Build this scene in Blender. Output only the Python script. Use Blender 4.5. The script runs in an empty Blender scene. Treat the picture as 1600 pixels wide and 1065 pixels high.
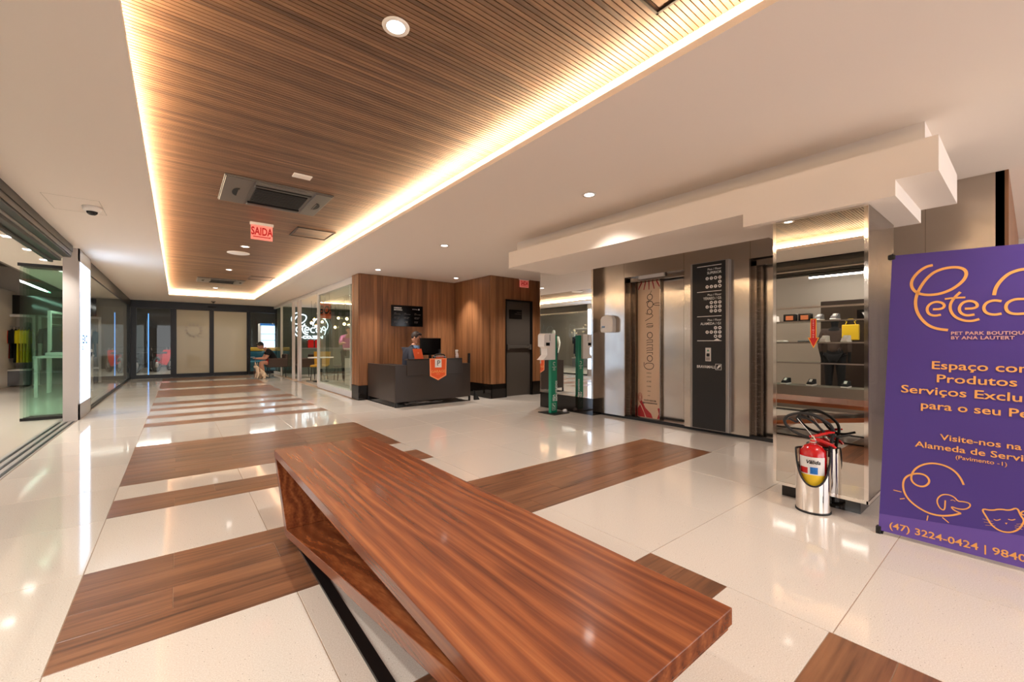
import bpy, bmesh, math, random
from mathutils import Vector, Matrix, Euler
random.seed(7)
SC = bpy.context.scene
COL = SC.collection
# ------------------------------------------------------------------ camera, world, exposure
cam_d = bpy.data.cameras.new('camera'); cam = bpy.data.objects.new('camera', cam_d); COL.objects.link(cam)
cam.location = (0, 0, 1.15); cam.rotation_euler = (math.pi/2, 0, -math.radians(38.697))
cam_d.sensor_width = 36; cam_d.lens = 652.87/1600*36; cam_d.shift_y = 4.5/1600
cam_d.clip_start = 0.02; cam_d.clip_end = 200
SC.camera = cam
W = bpy.data.worlds.new('world'); SC.world = W; W.use_nodes = True
W.node_tree.nodes['Background'].inputs[0].default_value = (.96, .95, 1.0, 1)
W.node_tree.nodes['Background'].inputs[1].default_value = 3.0
SC.view_settings.view_transform = 'Standard'; SC.view_settings.look = 'None'
SC.view_settings.gamma = 1; SC.view_settings.use_curve_mapping = False
SC.view_settings.exposure = 0.3
SC.cycles.max_bounces = 10; SC.cycles.diffuse_bounces = 5; SC.cycles.glossy_bounces = 5
SC.cycles.transparent_max_bounces = 16; SC.cycles.transmission_bounces = 6
SC.cycles.sample_clamp_indirect = 6
LED_E = 52.0; SPOT_W = 88.0; TUBE_E = 34.0

# ------------------------------------------------------------------ materials
def srgb(r, g, b):
    f = lambda c: ((c/255)/12.92 if c/255 <= .04045 else ((c/255+.055)/1.055)**2.4)
    return (f(r), f(g), f(b), 1)
MATS = {}
def mat(name, col=(.8, .8, .8, 1), rough=.5, metal=0, spec=.5, emit=None, estr=0, alpha=1, coat=0, aniso=0):
    m = bpy.data.materials.new(name); m.use_nodes = True
    b = m.node_tree.nodes['Principled BSDF']
    b.inputs['Base Color'].default_value = col; b.inputs['Roughness'].default_value = rough
    b.inputs['Metallic'].default_value = metal; b.inputs['Specular IOR Level'].default_value = spec
    b.inputs['Coat Weight'].default_value = coat; b.inputs['Coat Roughness'].default_value = .08
    b.inputs['Anisotropic'].default_value = aniso
    if emit: b.inputs['Emission Color'].default_value = emit; b.inputs['Emission Strength'].default_value = estr
    MATS[name] = m; return m
def nodes(m): return m.node_tree.nodes, m.node_tree.links, m.node_tree.nodes['Principled BSDF']
def ramp(N, stops):
    r = N.new('ShaderNodeValToRGB'); e = r.color_ramp.elements
    e[0].position, e[0].color = stops[0]; e[1].position, e[1].color = stops[-1]
    for p, c in stops[1:-1]:
        x = e.new(p); x.color = c
    return r
def wood(name, dark, mid, light, scale=(1, 1, 1), grain=60, rough=.35, coat=0, vary=.25, warp=3.0, fine=.35, bump=.02):
    """procedural wood; grain runs along the axis with the small scale value"""
    m = mat(name, mid, rough, coat=coat); N, L, b = nodes(m)
    tc = N.new('ShaderNodeTexCoord'); oi = N.new('ShaderNodeObjectInfo')
    cx = N.new('ShaderNodeCombineXYZ')
    for i, k in enumerate((7.3, 13.1, 5.7)):
        mu = N.new('ShaderNodeMath'); mu.operation = 'MULTIPLY'; mu.inputs[1].default_value = k
        L.new(oi.outputs['Random'], mu.inputs[0]); L.new(mu.outputs[0], cx.inputs[i])
    ad = N.new('ShaderNodeVectorMath'); ad.operation = 'ADD'
    L.new(tc.outputs['Object'], ad.inputs[0]); L.new(cx.outputs[0], ad.inputs[1])
    mp = N.new('ShaderNodeMapping'); mp.inputs['Scale'].default_value = scale
    L.new(ad.outputs[0], mp.inputs[0])
    n1 = N.new('ShaderNodeTexNoise'); n1.inputs['Scale'].default_value = grain/8; n1.inputs['Detail'].default_value = 6
    n1.inputs['Distortion'].default_value = warp
    n2 = N.new('ShaderNodeTexNoise'); n2.inputs['Scale'].default_value = grain; n2.inputs['Detail'].default_value = 5
    L.new(mp.outputs[0], n1.inputs[0]); L.new(mp.outputs[0], n2.inputs[0])
    mx = N.new('ShaderNodeMix'); mx.inputs[0].default_value = fine
    L.new(n1.outputs[0], mx.inputs[2]); L.new(n2.outputs[0], mx.inputs[3])
    r = ramp(N, [(.33, dark), (.5, mid), (.66, light)]); L.new(mx.outputs[0], r.inputs[0])
    hs = N.new('ShaderNodeHueSaturation'); L.new(r.outputs[0], hs.inputs['Color'])
    mr = N.new('ShaderNodeMapRange'); mr.inputs[3].default_value = 1-vary; mr.inputs[4].default_value = 1+vary
    L.new(oi.outputs['Random'], mr.inputs[0]); L.new(mr.outputs[0], hs.inputs['Value'])
    L.new(hs.outputs[0], b.inputs['Base Color'])
    if bump:
        bp = N.new('ShaderNodeBump'); bp.inputs['Strength'].default_value = bump*5; bp.inputs['Distance'].default_value = .002
        L.new(n2.outputs[0], bp.inputs['Height']); L.new(bp.outputs[0], b.inputs['Normal'])
    return m
def glass(name, tint, reflect=.06, rough=0.0):
    m = bpy.data.materials.new(name); m.use_nodes = True; N = m.node_tree.nodes; L = m.node_tree.links; N.clear()
    o = N.new('ShaderNodeOutputMaterial'); t = N.new('ShaderNodeBsdfTransparent'); g = N.new('ShaderNodeBsdfGlossy')
    t.inputs[0].default_value = tint; g.inputs['Roughness'].default_value = rough; g.inputs['Color'].default_value = (.9, .95, .92, 1)
    fr = N.new('ShaderNodeFresnel'); fr.inputs[0].default_value = 1.5
    mr = N.new('ShaderNodeMath'); mr.operation = 'ADD'; mr.inputs[1].default_value = reflect; mr.use_clamp = True
    ge = N.new('ShaderNodeNewGeometry'); iv = N.new('ShaderNodeMath'); iv.operation = 'SUBTRACT'; iv.inputs[0].default_value = 1; L.new(ge.outputs['Backfacing'], iv.inputs[1])
    fm = N.new('ShaderNodeMath'); fm.operation = 'MULTIPLY'; L.new(fr.outputs[0], fm.inputs[0]); L.new(iv.outputs[0], fm.inputs[1]); L.new(fm.outputs[0], mr.inputs[0])
    mx = N.new('ShaderNodeMixShader'); L.new(mr.outputs[0], mx.inputs[0]); L.new(t.outputs[0], mx.inputs[1]); L.new(g.outputs[0], mx.inputs[2])
    L.new(mx.outputs[0], o.inputs[0]); MATS[name] = m; return m

# polished terrazzo tiles
m = mat('terrazzo', srgb(222, 208, 192), .07, spec=.6); N, L, b = nodes(m)
tc = N.new('ShaderNodeTexCoord'); oi = N.new('ShaderNodeObjectInfo'); ad = N.new('ShaderNodeVectorMath')
gp = N.new('ShaderNodeNewGeometry')
v1 = N.new('ShaderNodeTexVoronoi'); v1.inputs['Scale'].default_value = 68; L.new(gp.outputs['Position'], v1.inputs['Vector'])
r1 = ramp(N, [(.0, (0, 0, 0, 1)), (.07, (0, 0, 0, 1)), (.15, (1, 1, 1, 1))]); L.new(v1.outputs['Distance'], r1.inputs[0])
wn = N.new('ShaderNodeSeparateColor'); L.new(v1.outputs['Color'], wn.inputs[0])
th = N.new('ShaderNodeMath'); th.operation = 'GREATER_THAN'; th.inputs[1].default_value = .2; L.new(wn.outputs[0], th.inputs[0])
mxx = N.new('ShaderNodeMath'); mxx.operation = 'MAXIMUM'; L.new(r1.outputs[0], mxx.inputs[0]); L.new(th.outputs[0], mxx.inputs[1])
nz = N.new('ShaderNodeTexNoise'); nz.inputs['Scale'].default_value = 220; nz.inputs['Detail'].default_value = 3; L.new(gp.outputs['Position'], nz.inputs[0])
r2 = ramp(N, [(.3, srgb(208, 196, 182)), (.5, srgb(220, 210, 198)), (.7, srgb(230, 222, 212))]); L.new(nz.outputs[0], r2.inputs[0])
mc = N.new('ShaderNodeMix'); mc.data_type = 'RGBA'; L.new(mxx.outputs[0], mc.inputs[0]); mc.inputs[6].default_value = srgb(128, 112, 97); L.new(r2.outputs[0], mc.inputs[7])
hs = N.new('ShaderNodeHueSaturation'); L.new(mc.outputs[2], hs.inputs['Color'])
mr = N.new('ShaderNodeMapRange'); mr.inputs[3].default_value = .97; mr.inputs[4].default_value = 1.03; L.new(oi.outputs['Random'], mr.inputs[0]); L.new(mr.outputs[0], hs.inputs['Value'])
L.new(hs.outputs[0], b.inputs['Base Color'])

wood('plank_wood', srgb(72, 50, 40), srgb(130, 88, 62), srgb(154, 108, 76), (.6, 11, 1), 5, .3, vary=.07, warp=1.0, fine=.42, bump=0)
wood('slat_wood', srgb(78, 54, 38), srgb(116, 84, 60), srgb(142, 106, 78), (.5, 6, 1), 8, .45, vary=.16, warp=.5, bump=0)
wood('panel_wood', srgb(104, 66, 40), srgb(138, 92, 58), srgb(162, 112, 74), (14, 14, .6), 4, .4, vary=.16, warp=.6, bump=.01)
m = mat('bench_wood', srgb(140, 80, 45), .27, coat=.25); N, L, b = nodes(m)
tc = N.new('ShaderNodeTexCoord'); mp = N.new('ShaderNodeMapping'); mp.inputs['Scale'].default_value = (2.6, .32, 2.6); mp.inputs['Location'].default_value = (.7, .3, 0); L.new(tc.outputs['Object'], mp.inputs[0])
wv = N.new('ShaderNodeTexWave'); wv.wave_type = 'BANDS'; wv.bands_direction = 'X'; wv.inputs['Scale'].default_value = 1.9; wv.inputs['Distortion'].default_value = 11; wv.inputs['Detail'].default_value = 3; wv.inputs['Detail Scale'].default_value = 1.3; wv.inputs['Detail Roughness'].default_value = .45
L.new(mp.outputs[0], wv.inputs[0])
mp2 = N.new('ShaderNodeMapping'); mp2.inputs['Scale'].default_value = (60, 1.6, 60); L.new(tc.outputs['Object'], mp2.inputs[0])
nf = N.new('ShaderNodeTexNoise'); nf.inputs['Scale'].default_value = 1.5; nf.inputs['Detail'].default_value = 6; nf.inputs['Distortion'].default_value = .4; L.new(mp2.outputs[0], nf.inputs[0])
mp3 = N.new('ShaderNodeMapping'); mp3.inputs['Scale'].default_value = (4, .8, 4); L.new(tc.outputs['Object'], mp3.inputs[0])
nb = N.new('ShaderNodeTexNoise'); nb.inputs['Scale'].default_value = 1.4; nb.inputs['Detail'].default_value = 3; nb.inputs['Distortion'].default_value = 1.2; L.new(mp3.outputs[0], nb.inputs[0])
a1 = N.new('ShaderNodeMix'); a1.inputs[0].default_value = .55; L.new(wv.outputs['Fac'], a1.inputs[2]); L.new(nb.outputs[0], a1.inputs[3])
a2 = N.new('ShaderNodeMix'); a2.inputs[0].default_value = .5; L.new(a1.outputs[0], a2.inputs[2]); L.new(nf.outputs[0], a2.inputs[3])
r = ramp(N, [(.25, srgb(88, 44, 25)), (.43, srgb(122, 64, 36)), (.58, srgb(144, 80, 45)), (.8, srgb(178, 110, 62))]); L.new(a2.outputs[0], r.inputs[0]); L.new(r.outputs[0], b.inputs['Base Color'])
m = MATS['bench_wood'].copy(); m.name = 'bench_wood_upright'; MATS[m.name] = m
for q in [n for n in m.node_tree.nodes if n.type == 'MAPPING']:
    v_ = q.inputs['Scale'].default_value; q.inputs['Scale'].default_value = (v_[0], v_[2], v_[1])
mat('plaster', srgb(234, 223, 212), .75)
mat('plaster_grey', srgb(190, 180, 168), .8)
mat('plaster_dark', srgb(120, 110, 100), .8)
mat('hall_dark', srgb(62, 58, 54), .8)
mat('grout', srgb(168, 142, 118), .7)
mat('shop_floor', srgb(206, 196, 182), .15)
mat('black_metal', srgb(26, 24, 24), .35, metal=.3)
mat('black_matt', srgb(22, 20, 20), .6)
mat('slot_black', srgb(8, 8, 8), .8)
mat('black_gloss', srgb(30, 25, 22), .06)
mat('desk_brown', srgb(56, 46, 40), .3)
mat('door_grey', srgb(74, 67, 61), .38)
mat('alu', srgb(190, 184, 180), .35, metal=.6)
mat('pillar_grey', srgb(178, 170, 165), .45)
mat('alu_light', srgb(214, 208, 204), .4)
mat('grey_metal', srgb(150, 142, 136), .4, metal=.4)
mat('ac_grey', srgb(92, 86, 82), .4)
mat('white_plastic', srgb(232, 226, 220), .35)
mat('white_paint', srgb(236, 230, 222), .45)
mat('chrome', (.85, .8, .75, 1), .06, metal=1)
mat('mirror', (.62, .59, .54, 1), .0, metal=1)
mat('mirror_clear', (.86, .86, .84, 1), .0, metal=1)
mat('red_paint', srgb(196, 18, 22), .2, coat=.5)
mat('red', srgb(205, 30, 30), .4)
mat('yellow', srgb(240, 200, 40), .5)
mat('yellow_line', srgb(250, 190, 60), .5)
mat('blue', srgb(30, 110, 190), .5)
mat('orange', srgb(235, 92, 36), .55)
mat('orange_light', srgb(250, 150, 100), .55)
mat('green', srgb(10, 130, 96), .35)
mat('purple', srgb(74, 52, 140), .55)
mat('purple_light', srgb(104, 78, 168), .55)
mat('banner_text', srgb(247, 178, 96), .55)
mat('banner_pale', srgb(222, 170, 160), .55)
mat('print_white', srgb(235, 232, 228), .5)
mat('print_dim', srgb(150, 146, 142), .5)
mat('poster', srgb(222, 190, 160), .5)
mat('poster_ink', srgb(60, 42, 34), .5)
mat('poster_red', srgb(176, 40, 44), .5)
mat('rubber', srgb(18, 17, 17), .5)
mat('skin', srgb(205, 150, 122), .5)
mat('hair', srgb(48, 32, 24), .6)
mat('hair_black', srgb(16, 13, 12), .6)
mat('cloth_navy', srgb(32, 34, 46), .8)
mat('cloth_black', srgb(15, 15, 18), .85)
mat('cloth_red', srgb(190, 30, 36), .8)
mat('cloth_blue', srgb(140, 178, 220), .8)
mat('cloth_pink', srgb(214, 120, 170), .8)
mat('cloth_white', srgb(228, 222, 216), .85)
mat('cloth_grey', srgb(120, 118, 120), .85)
mat('cloth_teal', srgb(30, 92, 110), .85)
mat('cloth_yellow', srgb(226, 216, 20), .8)
mat('cloth_orange', srgb(232, 70, 30), .8)
mat('cloth_brown', srgb(74, 60, 53), .9)
mat('dog_coat', srgb(224, 200, 172), .85)
mat('dog_brown', srgb(140, 92, 60), .85)
mat('mustard', srgb(206, 158, 40), .7)
mat('foliage', srgb(50, 78, 46), .8)
mat('cafe_wall', srgb(84, 92, 84), .8)
mat('clear_bottle', srgb(240, 225, 225), .25)
mat('screen_black', srgb(14, 14, 15), .12)
mat('screen_on', srgb(200, 225, 255), .4, emit=srgb(190, 220, 255), estr=1.6)
mat('led_warm', (1, 1, 1, 1), .5, emit=(1, .78, .50, 1), estr=LED_E)
mat('lamp_white', (1, 1, 1, 1), .5, emit=(1, .93, .86, 1), estr=10)
mat('tube_white', (1, 1, 1, 1), .5, emit=(1, .95, .9, 1), estr=TUBE_E)
mat('light_box', (1, 1, 1, 1), .5, emit=(.50, .72, 1, 1), estr=3.4)
mat('neon', (1, 1, 1, 1), .5, emit=(.75, .92, 1, 1), estr=2.6)
mat('bulb', (1, .9, .7, 1), .5, emit=(1, .72, .36, 1), estr=14)
mat('reflection_blue', (.2, .5, 1, 1), .5, emit=(.1, .35, 1, 1), estr=1.2)
mat('sign_lit', srgb(250, 160, 150), .5, emit=srgb(255, 120, 110), estr=.25)
mat('sign_red', srgb(200, 14, 14), .5)
glass('glass', (.95, .98, .96, 1), .0)
glass('glass_green', (.86, .95, .915, 1), .05)
m = glass('frosted', (.9, .85, .75, 1), .0)
N = m.node_tree.nodes; L = m.node_tree.links
mx0 = [n for n in N if n.type == 'MIX_SHADER'][0]; outn = [n for n in N if n.type == 'OUTPUT_MATERIAL'][0]
df = N.new('ShaderNodeBsdfDiffuse'); df.inputs[0].default_value = srgb(218, 208, 188)
tl = N.new('ShaderNodeBsdfTranslucent'); tl.inputs[0].default_value = srgb(218, 208, 188)
m1 = N.new('ShaderNodeMixShader'); m1.inputs[0].default_value = .4; L.new(df.outputs[0], m1.inputs[1]); L.new(tl.outputs[0], m1.inputs[2])
m2 = N.new('ShaderNodeMixShader'); m2.inputs[0].default_value = .78; L.new(mx0.outputs[0], m2.inputs[1]); L.new(m1.outputs[0], m2.inputs[2]); L.new(m2.outputs[0], outn.inputs[0])
# brushed steel with a slightly wavy skin
def steel(name, col, rough, wave):
    m = mat(name, col, rough, metal=1, aniso=.6); N, L, b = nodes(m)
    g = N.new('ShaderNodeNewGeometry'); mp = N.new('ShaderNodeMapping'); mp.inputs['Scale'].default_value = (1.3, 1.3, 1.0); L.new(g.outputs['Position'], mp.inputs[0])
    n = N.new('ShaderNodeTexNoise'); n.inputs['Scale'].default_value = 1.6; n.inputs['Detail'].default_value = 1.5; L.new(mp.outputs[0], n.inputs[0])
    mp2 = N.new('ShaderNodeMapping'); mp2.inputs['Scale'].default_value = (4, 4, 300); L.new(g.outputs['Position'], mp2.inputs[0])
    n2 = N.new('ShaderNodeTexNoise'); n2.inputs['Scale'].default_value = 2; L.new(mp2.outputs[0], n2.inputs[0])
    b1 = N.new('ShaderNodeBump'); b1.inputs['Strength'].default_value = wave; b1.inputs['Distance'].default_value = .05; L.new(n.outputs[0], b1.inputs['Height'])
    L.new(b1.outputs[0], b.inputs['Normal'])
    mr = N.new('ShaderNodeMapRange'); mr.inputs[3].default_value = rough*.8; mr.inputs[4].default_value = rough*1.3; L.new(n2.outputs[0], mr.inputs[0]); L.new(mr.outputs[0], b.inputs['Roughness'])
steel('steel', srgb(188, 178, 168), .2, .28)
steel('steel_dark', srgb(138, 126, 116), .24, .2)
steel('steel_col', srgb(146, 136, 126), .22, .3)
M = MATS

# ------------------------------------------------------------------ mesh helpers
class MB:
    def __init__(s): s.v = []; s.f = []; s.sm = []
    def add(s, vs, fs, smooth=False):
        n = len(s.v); s.v += [tuple(p) for p in vs]; s.f += [tuple(i+n for i in f) for f in fs]; s.sm += [smooth]*len(fs); return s
    def box(s, x0, x1, y0, y1, z0, z1, bev=0):
        x0, x1 = sorted((x0, x1)); y0, y1 = sorted((y0, y1)); z0, z1 = sorted((z0, z1))
        if bev:
            b = min(bev, (x1-x0)/2.1, (y1-y0)/2.1, (z1-z0)/2.1); vs = []; idx = {}
            bm = bmesh.new(); bmesh.ops.create_cube(bm, size=1)
            for q in bm.verts: q.co = Vector(((x0+x1)/2+q.co.x*(x1-x0), (y0+y1)/2+q.co.y*(y1-y0), (z0+z1)/2+q.co.z*(z1-z0)))
            bmesh.ops.bevel(bm, geom=bm.edges[:], offset=b, segments=1, affect='EDGES')
            bm.verts.index_update(); vs = [q.co[:] for q in bm.verts]; fs = [[q.index for q in f.verts] for f in bm.faces]; bm.free()
            return s.add(vs, fs)
        v = [(x, y, z) for z in (z0, z1) for y in (y0, y1) for x in (x0, x1)]
        return s.add(v, [(0, 2, 3, 1), (4, 5, 7, 6), (0, 1, 5, 4), (2, 6, 7, 3), (0, 4, 6, 2), (1, 3, 7, 5)])
    def prism(s, poly, o, u, w, d):
        """poly in the plane (o,u,w), extruded by vector d"""
        o, u, w, d = map(Vector, (o, u, w, d)); n = len(poly)
        a = [o+u*p+w*q for p, q in poly]; b = [p+d for p in a]
        return s.add(a+b, [tuple(range(n))[::-1], tuple(range(n, 2*n))]+[(i, (i+1) % n, n+(i+1) % n, n+i) for i in range(n)])
    def lathe(s, prof, c=(0, 0, 0), seg=24, smooth=True, axis='z', cap=True):
        vs = []; fs = []; n = len(prof)
        for i in range(seg):
            a = 2*math.pi*i/seg
            for r, z in prof:
                p = (r*math.cos(a), r*math.sin(a), z)
                if axis == 'x': p = (z, p[0], p[1])
                if axis == 'y': p = (p[0], z, -p[1])
                vs.append((c[0]+p[0], c[1]+p[1], c[2]+p[2]))
        for i in range(seg):
            j = (i+1) % seg
            for k in range(n-1): fs.append((i*n+k, j*n+k, j*n+k+1, i*n+k+1))
        s.add(vs, fs, smooth)
        if cap:
            if prof[0][0] > 1e-5: s.add([vs[i*n] for i in range(seg)][::-1], [tuple(range(seg))])
            if prof[-1][0] > 1e-5: s.add([vs[i*n+n-1] for i in range(seg)], [tuple(range(seg))])
        return s
    def cyl(s, p, q, r, seg=12): return s.tube([p, q], r, seg)
    def tube(s, pts, r, seg=8, closed=False):
        P = [Vector(p) for p in pts]; n = len(P); vs = []; fs = []
        rr = r if isinstance(r, (list, tuple)) else [r]*n
        up = Vector((0, 0, 1))
        for i, p in enumerate(P):
            a = P[(i-1) % n] if (closed or i > 0) else p; b = P[(i+1) % n] if (closed or i < n-1) else p
            t = (b-a).normalized() if (b-a).length > 1e-9 else Vector((0, 0, 1))
            if i == 0:
                n1 = t.orthogonal().normalized()
            else:
                n1 = (n1-t*n1.dot(t)); n1 = n1.normalized() if n1.length > 1e-6 else t.orthogonal().normalized()
            n2 = t.cross(n1)
            for k in range(seg):
                a_ = 2*math.pi*k/seg; vs.append(p+(n1*math.cos(a_)+n2*math.sin(a_))*rr[i])
        for i in range(n if closed else n-1):
            j = (i+1) % n
            for k in range(seg):
                l = (k+1) % seg; fs.append((i*seg+k, i*seg+l, j*seg+l, j*seg+k))
        s.add(vs, fs, True)
        if not closed: s.add([vs[k] for k in range(seg)][::-1], [tuple(range(seg))]); s.add([vs[(n-1)*seg+k] for k in range(seg)], [tuple(range(seg))])
        return s
    def ball(s, c, r, seg=14, ring=9, rot=None):
        r = r if isinstance(r, (tuple, list)) else (r, r, r); vs = []; fs = []
        for i in range(ring+1):
            t = math.pi*i/ring
            for k in range(seg):
                a = 2*math.pi*k/seg; p = Vector((math.sin(t)*math.cos(a)*r[0], math.sin(t)*math.sin(a)*r[1], math.cos(t)*r[2]))
                if rot: p = rot @ p
                vs.append(Vector(c)+p)
        for i in range(ring):
            for k in range(seg):
                l = (k+1) % seg; fs.append((i*seg+k, (i+1)*seg+k, (i+1)*seg+l, i*seg+l))
        return s.add(vs, fs, True)
    def mesh(s, name):
        me = bpy.data.meshes.new(name); me.from_pydata(s.v, [], s.f); me.polygons.foreach_set('use_smooth', s.sm); me.update()
        bm = bmesh.new(); bm.from_mesh(me); bmesh.ops.remove_doubles(bm, verts=bm.verts, dist=1e-6) if len(s.v) < 4000 and any(s.sm) and False else None
        bmesh.ops.recalc_face_normals(bm, faces=bm.faces); bm.to_mesh(me); bm.free(); return me
def obj(name, mb, m, parent=None, loc=None, rz=0):
    me = mb.mesh(name) if isinstance(mb, MB) else mb
    if m is not None and not me.materials: me.materials.append(M[m] if isinstance(m, str) else m)
    o = bpy.data.objects.new(name, me); COL.objects.link(o)
    if parent: o.parent = parent
    if loc: o.location = loc
    if rz: o.rotation_euler = (0, 0, rz)
    return o
def tag(o, label, cat, group=None):
    o['label'] = label; o['category'] = cat
    if group: o['group'] = group
    return o
def thing(name, label, cat, loc=(0, 0, 0), rz=0, group=None):
    o = bpy.data.objects.new(name, None); COL.objects.link(o); o.location = loc; o.rotation_euler = (0, 0, rz); o.empty_display_size = .1
    return tag(o, label, cat, group)
def struct(name, mb, m, parent=None):
    o = obj(name, mb, m, parent)
    if not parent: o['kind'] = 'structure'
    return o
def copy_tree(o, parent=None):
    c = o.copy(); COL.objects.link(c); c.parent = parent
    for ch in [x for x in o.children]: copy_tree(ch, c)
    return c
def smooth_path(pts, it=2, closed=False):
    P = [Vector(p) for p in pts]
    for _ in range(it):
        Q = []; n = len(P)
        if not closed: Q.append(P[0])
        for i in range(n if closed else n-1):
            a, b = P[i], P[(i+1) % n]
            Q += [a*.75+b*.25, a*.25+b*.75]
        if not closed: Q.append(P[-1])
        P = Q
    return P
def ribbon(mb, pts, w, o, u, v, nrm, t=.001, smooth=True, closed=False):
    """flat line of width w following pts (2-D) in plane (o,u,v)"""
    o, u, v, nrm = map(Vector, (o, u, v, nrm))
    P = smooth_path([(a, b, 0) for a, b in pts], 2, closed) if smooth else [Vector((a, b, 0)) for a, b in pts]
    n = len(P); Lp = []; Rp = []
    for i in range(n):
        a = P[i-1] if (i > 0 or closed) else P[i]; b = P[(i+1) % n] if (i < n-1 or closed) else P[i]
        d = (b-a); d = d.normalized() if d.length > 1e-9 else Vector((1, 0, 0)); q = Vector((-d.y, d.x, 0))*w/2
        Lp.append(P[i]+q); Rp.append(P[i]-q)
    W3 = lambda p: o+u*p.x+v*p.y+nrm*t
    vs = [W3(p) for p in Lp]+[W3(p) for p in Rp]
    mb.add(vs, [(i, (i+1) % n, n+(i+1) % n, n+i) for i in range(n if closed else n-1)]); return mb
def disc2(mb, c, r, o, u, v, nrm, t=.001, seg=14, ry=None):
    o, u, v, nrm = map(Vector, (o, u, v, nrm)); ry = ry or r
    mb.add([o+u*(c[0]+r*math.cos(2*math.pi*k/seg))+v*(c[1]+ry*math.sin(2*math.pi*k/seg))+nrm*t for k in range(seg)], [tuple(range(seg))]); return mb
def poly2(mb, pts, o, u, v, nrm, t=.001):
    o, u, v, nrm = map(Vector, (o, u, v, nrm)); mb.add([o+u*a+v*b+nrm*t for a, b in pts], [tuple(range(len(pts)))]); return mb
def text(name, s, size, m, parent, o, u, v, align='LEFT', bold=0.0, sx=1.0, depth=.0006, space=1.0, line=1.0, shear=0):
    """lettering laid in the plane with origin o, reading direction u, up v; size = cap height"""
    cu = bpy.data.curves.new(name, 'FONT'); cu.body = s; cu.size = size/.70; cu.align_x = align; cu.offset = bold; cu.extrude = depth; cu.space_character = space
    cu.space_line = line; cu.resolution_u = 3; cu.shear = shear
    t = bpy.data.objects.new('tmp', cu); COL.objects.link(t); dg = bpy.context.evaluated_depsgraph_get(); dg.update()
    me = bpy.data.meshes.new_from_object(t.evaluated_get(dg)); bpy.data.objects.remove(t); bpy.data.curves.remove(cu)
    u, v = Vector(u).normalized(), Vector(v).normalized(); w = u.cross(v)
    mt = Matrix.Translation(Vector(o)+w*.0015) @ Matrix(((u.x, v.x, w.x, 0), (u.y, v.y, w.y, 0), (u.z, v.z, w.z, 0), (0, 0, 0, 1))) @ Matrix.Diagonal((sx, 1, 1, 1))
    me.transform(mt); me.materials.clear(); me.materials.append(M[m]); me.name = name
    ob = bpy.data.objects.new(name, me); COL.objects.link(ob); ob.parent = parent; return ob
def paint(o, joints, rules):
    """the body keeps one surface; faces nearest to listed joints take the clothing material"""
    me = o.data; idx = {}
    for m_, keys in rules.items():
        me.materials.append(M[m_])
        for k in keys: idx[k] = len(me.materials)-1
    P = {k: Vector(v[:3]) for k, v in joints.items()}
    for f in me.polygons:
        k = min(P, key=lambda q: (P[q]-f.center).length_squared); f.material_index = idx.get(k, 0)
def skin(name, joints, edges, m, parent, sub=2, extra=None):
    """continuous surface grown round a skeleton: joints = {key:(x,y,z,r or (rx,ry))}"""
    keys = list(joints); ix = {k: i for i, k in enumerate(keys)}
    me = bpy.data.meshes.new(name); me.from_pydata([joints[k][:3] for k in keys], [(ix[a], ix[b]) for a, b in edges], [])
    t = bpy.data.objects.new('tmp', me); COL.objects.link(t)
    sk = t.modifiers.new('s', 'SKIN'); sk.use_smooth_shade = True
    for k in keys:
        r = joints[k][3]; sv = me.skin_vertices[0].data[ix[k]]; sv.radius = r if isinstance(r, tuple) else (r, r)
    me.skin_vertices[0].data[0].use_root = True
    sb = t.modifiers.new('b', 'SUBSURF'); sb.levels = sub; sb.render_levels = sub
    dg = bpy.context.evaluated_depsgraph_get(); dg.update()
    r = bpy.data.meshes.new_from_object(t.evaluated_get(dg)); bpy.data.objects.remove(t); r.name = name
    if extra:
        bm = bmesh.new(); bm.from_mesh(r); e = extra.mesh('x'); bm.from_mesh(e); bm.to_mesh(r); bm.free()
    for p in r.polygons: p.use_smooth = True
    r.materials.clear(); r.materials.append(M[m])
    o = bpy.data.objects.new(name, r); COL.objects.link(o); o.parent = parent; return o

H = 2.59; HW = 2.75
# ------------------------------------------------------------------ FLOOR: slab, tiles, planks
fl = MB(); fl.box(-1.2, 10, -6, 18.43, -.2, -.0025)
floor = struct('floor', fl, 'grout')
cache = {}
def piece(kind, x0, x1, y0, y1, m, g):
    w, d = round(x1-x0-2*g, 4), round(y1-y0-2*g, 4)
    if w < .02 or d < .02: return
    k = (kind, w, d)
    if k not in cache:
        e = .0012
        mb = MB().add([(-w/2, -d/2, -.011), (w/2, -d/2, -.011), (w/2, d/2, -.011), (-w/2, d/2, -.011), (-w/2, -d/2, -e), (w/2, -d/2, -e), (w/2, d/2, -e), (-w/2, d/2, -e),
                       (-w/2+e, -d/2+e, 0), (w/2-e, -d/2+e, 0), (w/2-e, d/2-e, 0), (-w/2+e, d/2-e, 0)],
                      [(8, 9, 10, 11)]+[(a, b, b+4, a+4) for a, b in ((0, 1), (1, 2), (2, 3))]+[(3, 0, 4, 7)]+[(a, b, b+4, a+4) for a, b in ((4, 5), (5, 6), (6, 7))]+[(7, 4, 8, 11)])
        me = mb.mesh(kind); me.materials.append(M[m]); cache[k] = me
    obj(kind, cache[k], None, floor, ((x0+x1)/2, (y0+y1)/2, 0))
XE = [-.365+.8*i for i in range(0, 12)]
woodb = [(-.31, .10), (.10, .51), (.91, 1.32), (2.14, 2.96), (3.81, 4.21), (4.60, 6.26), (7.62, 7.99), (8.47, 8.85), (9.38, 9.76), (10.22, 10.73), (11.70, 13.46), (13.98, 16.01), (16.75, 18.03)]
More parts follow.
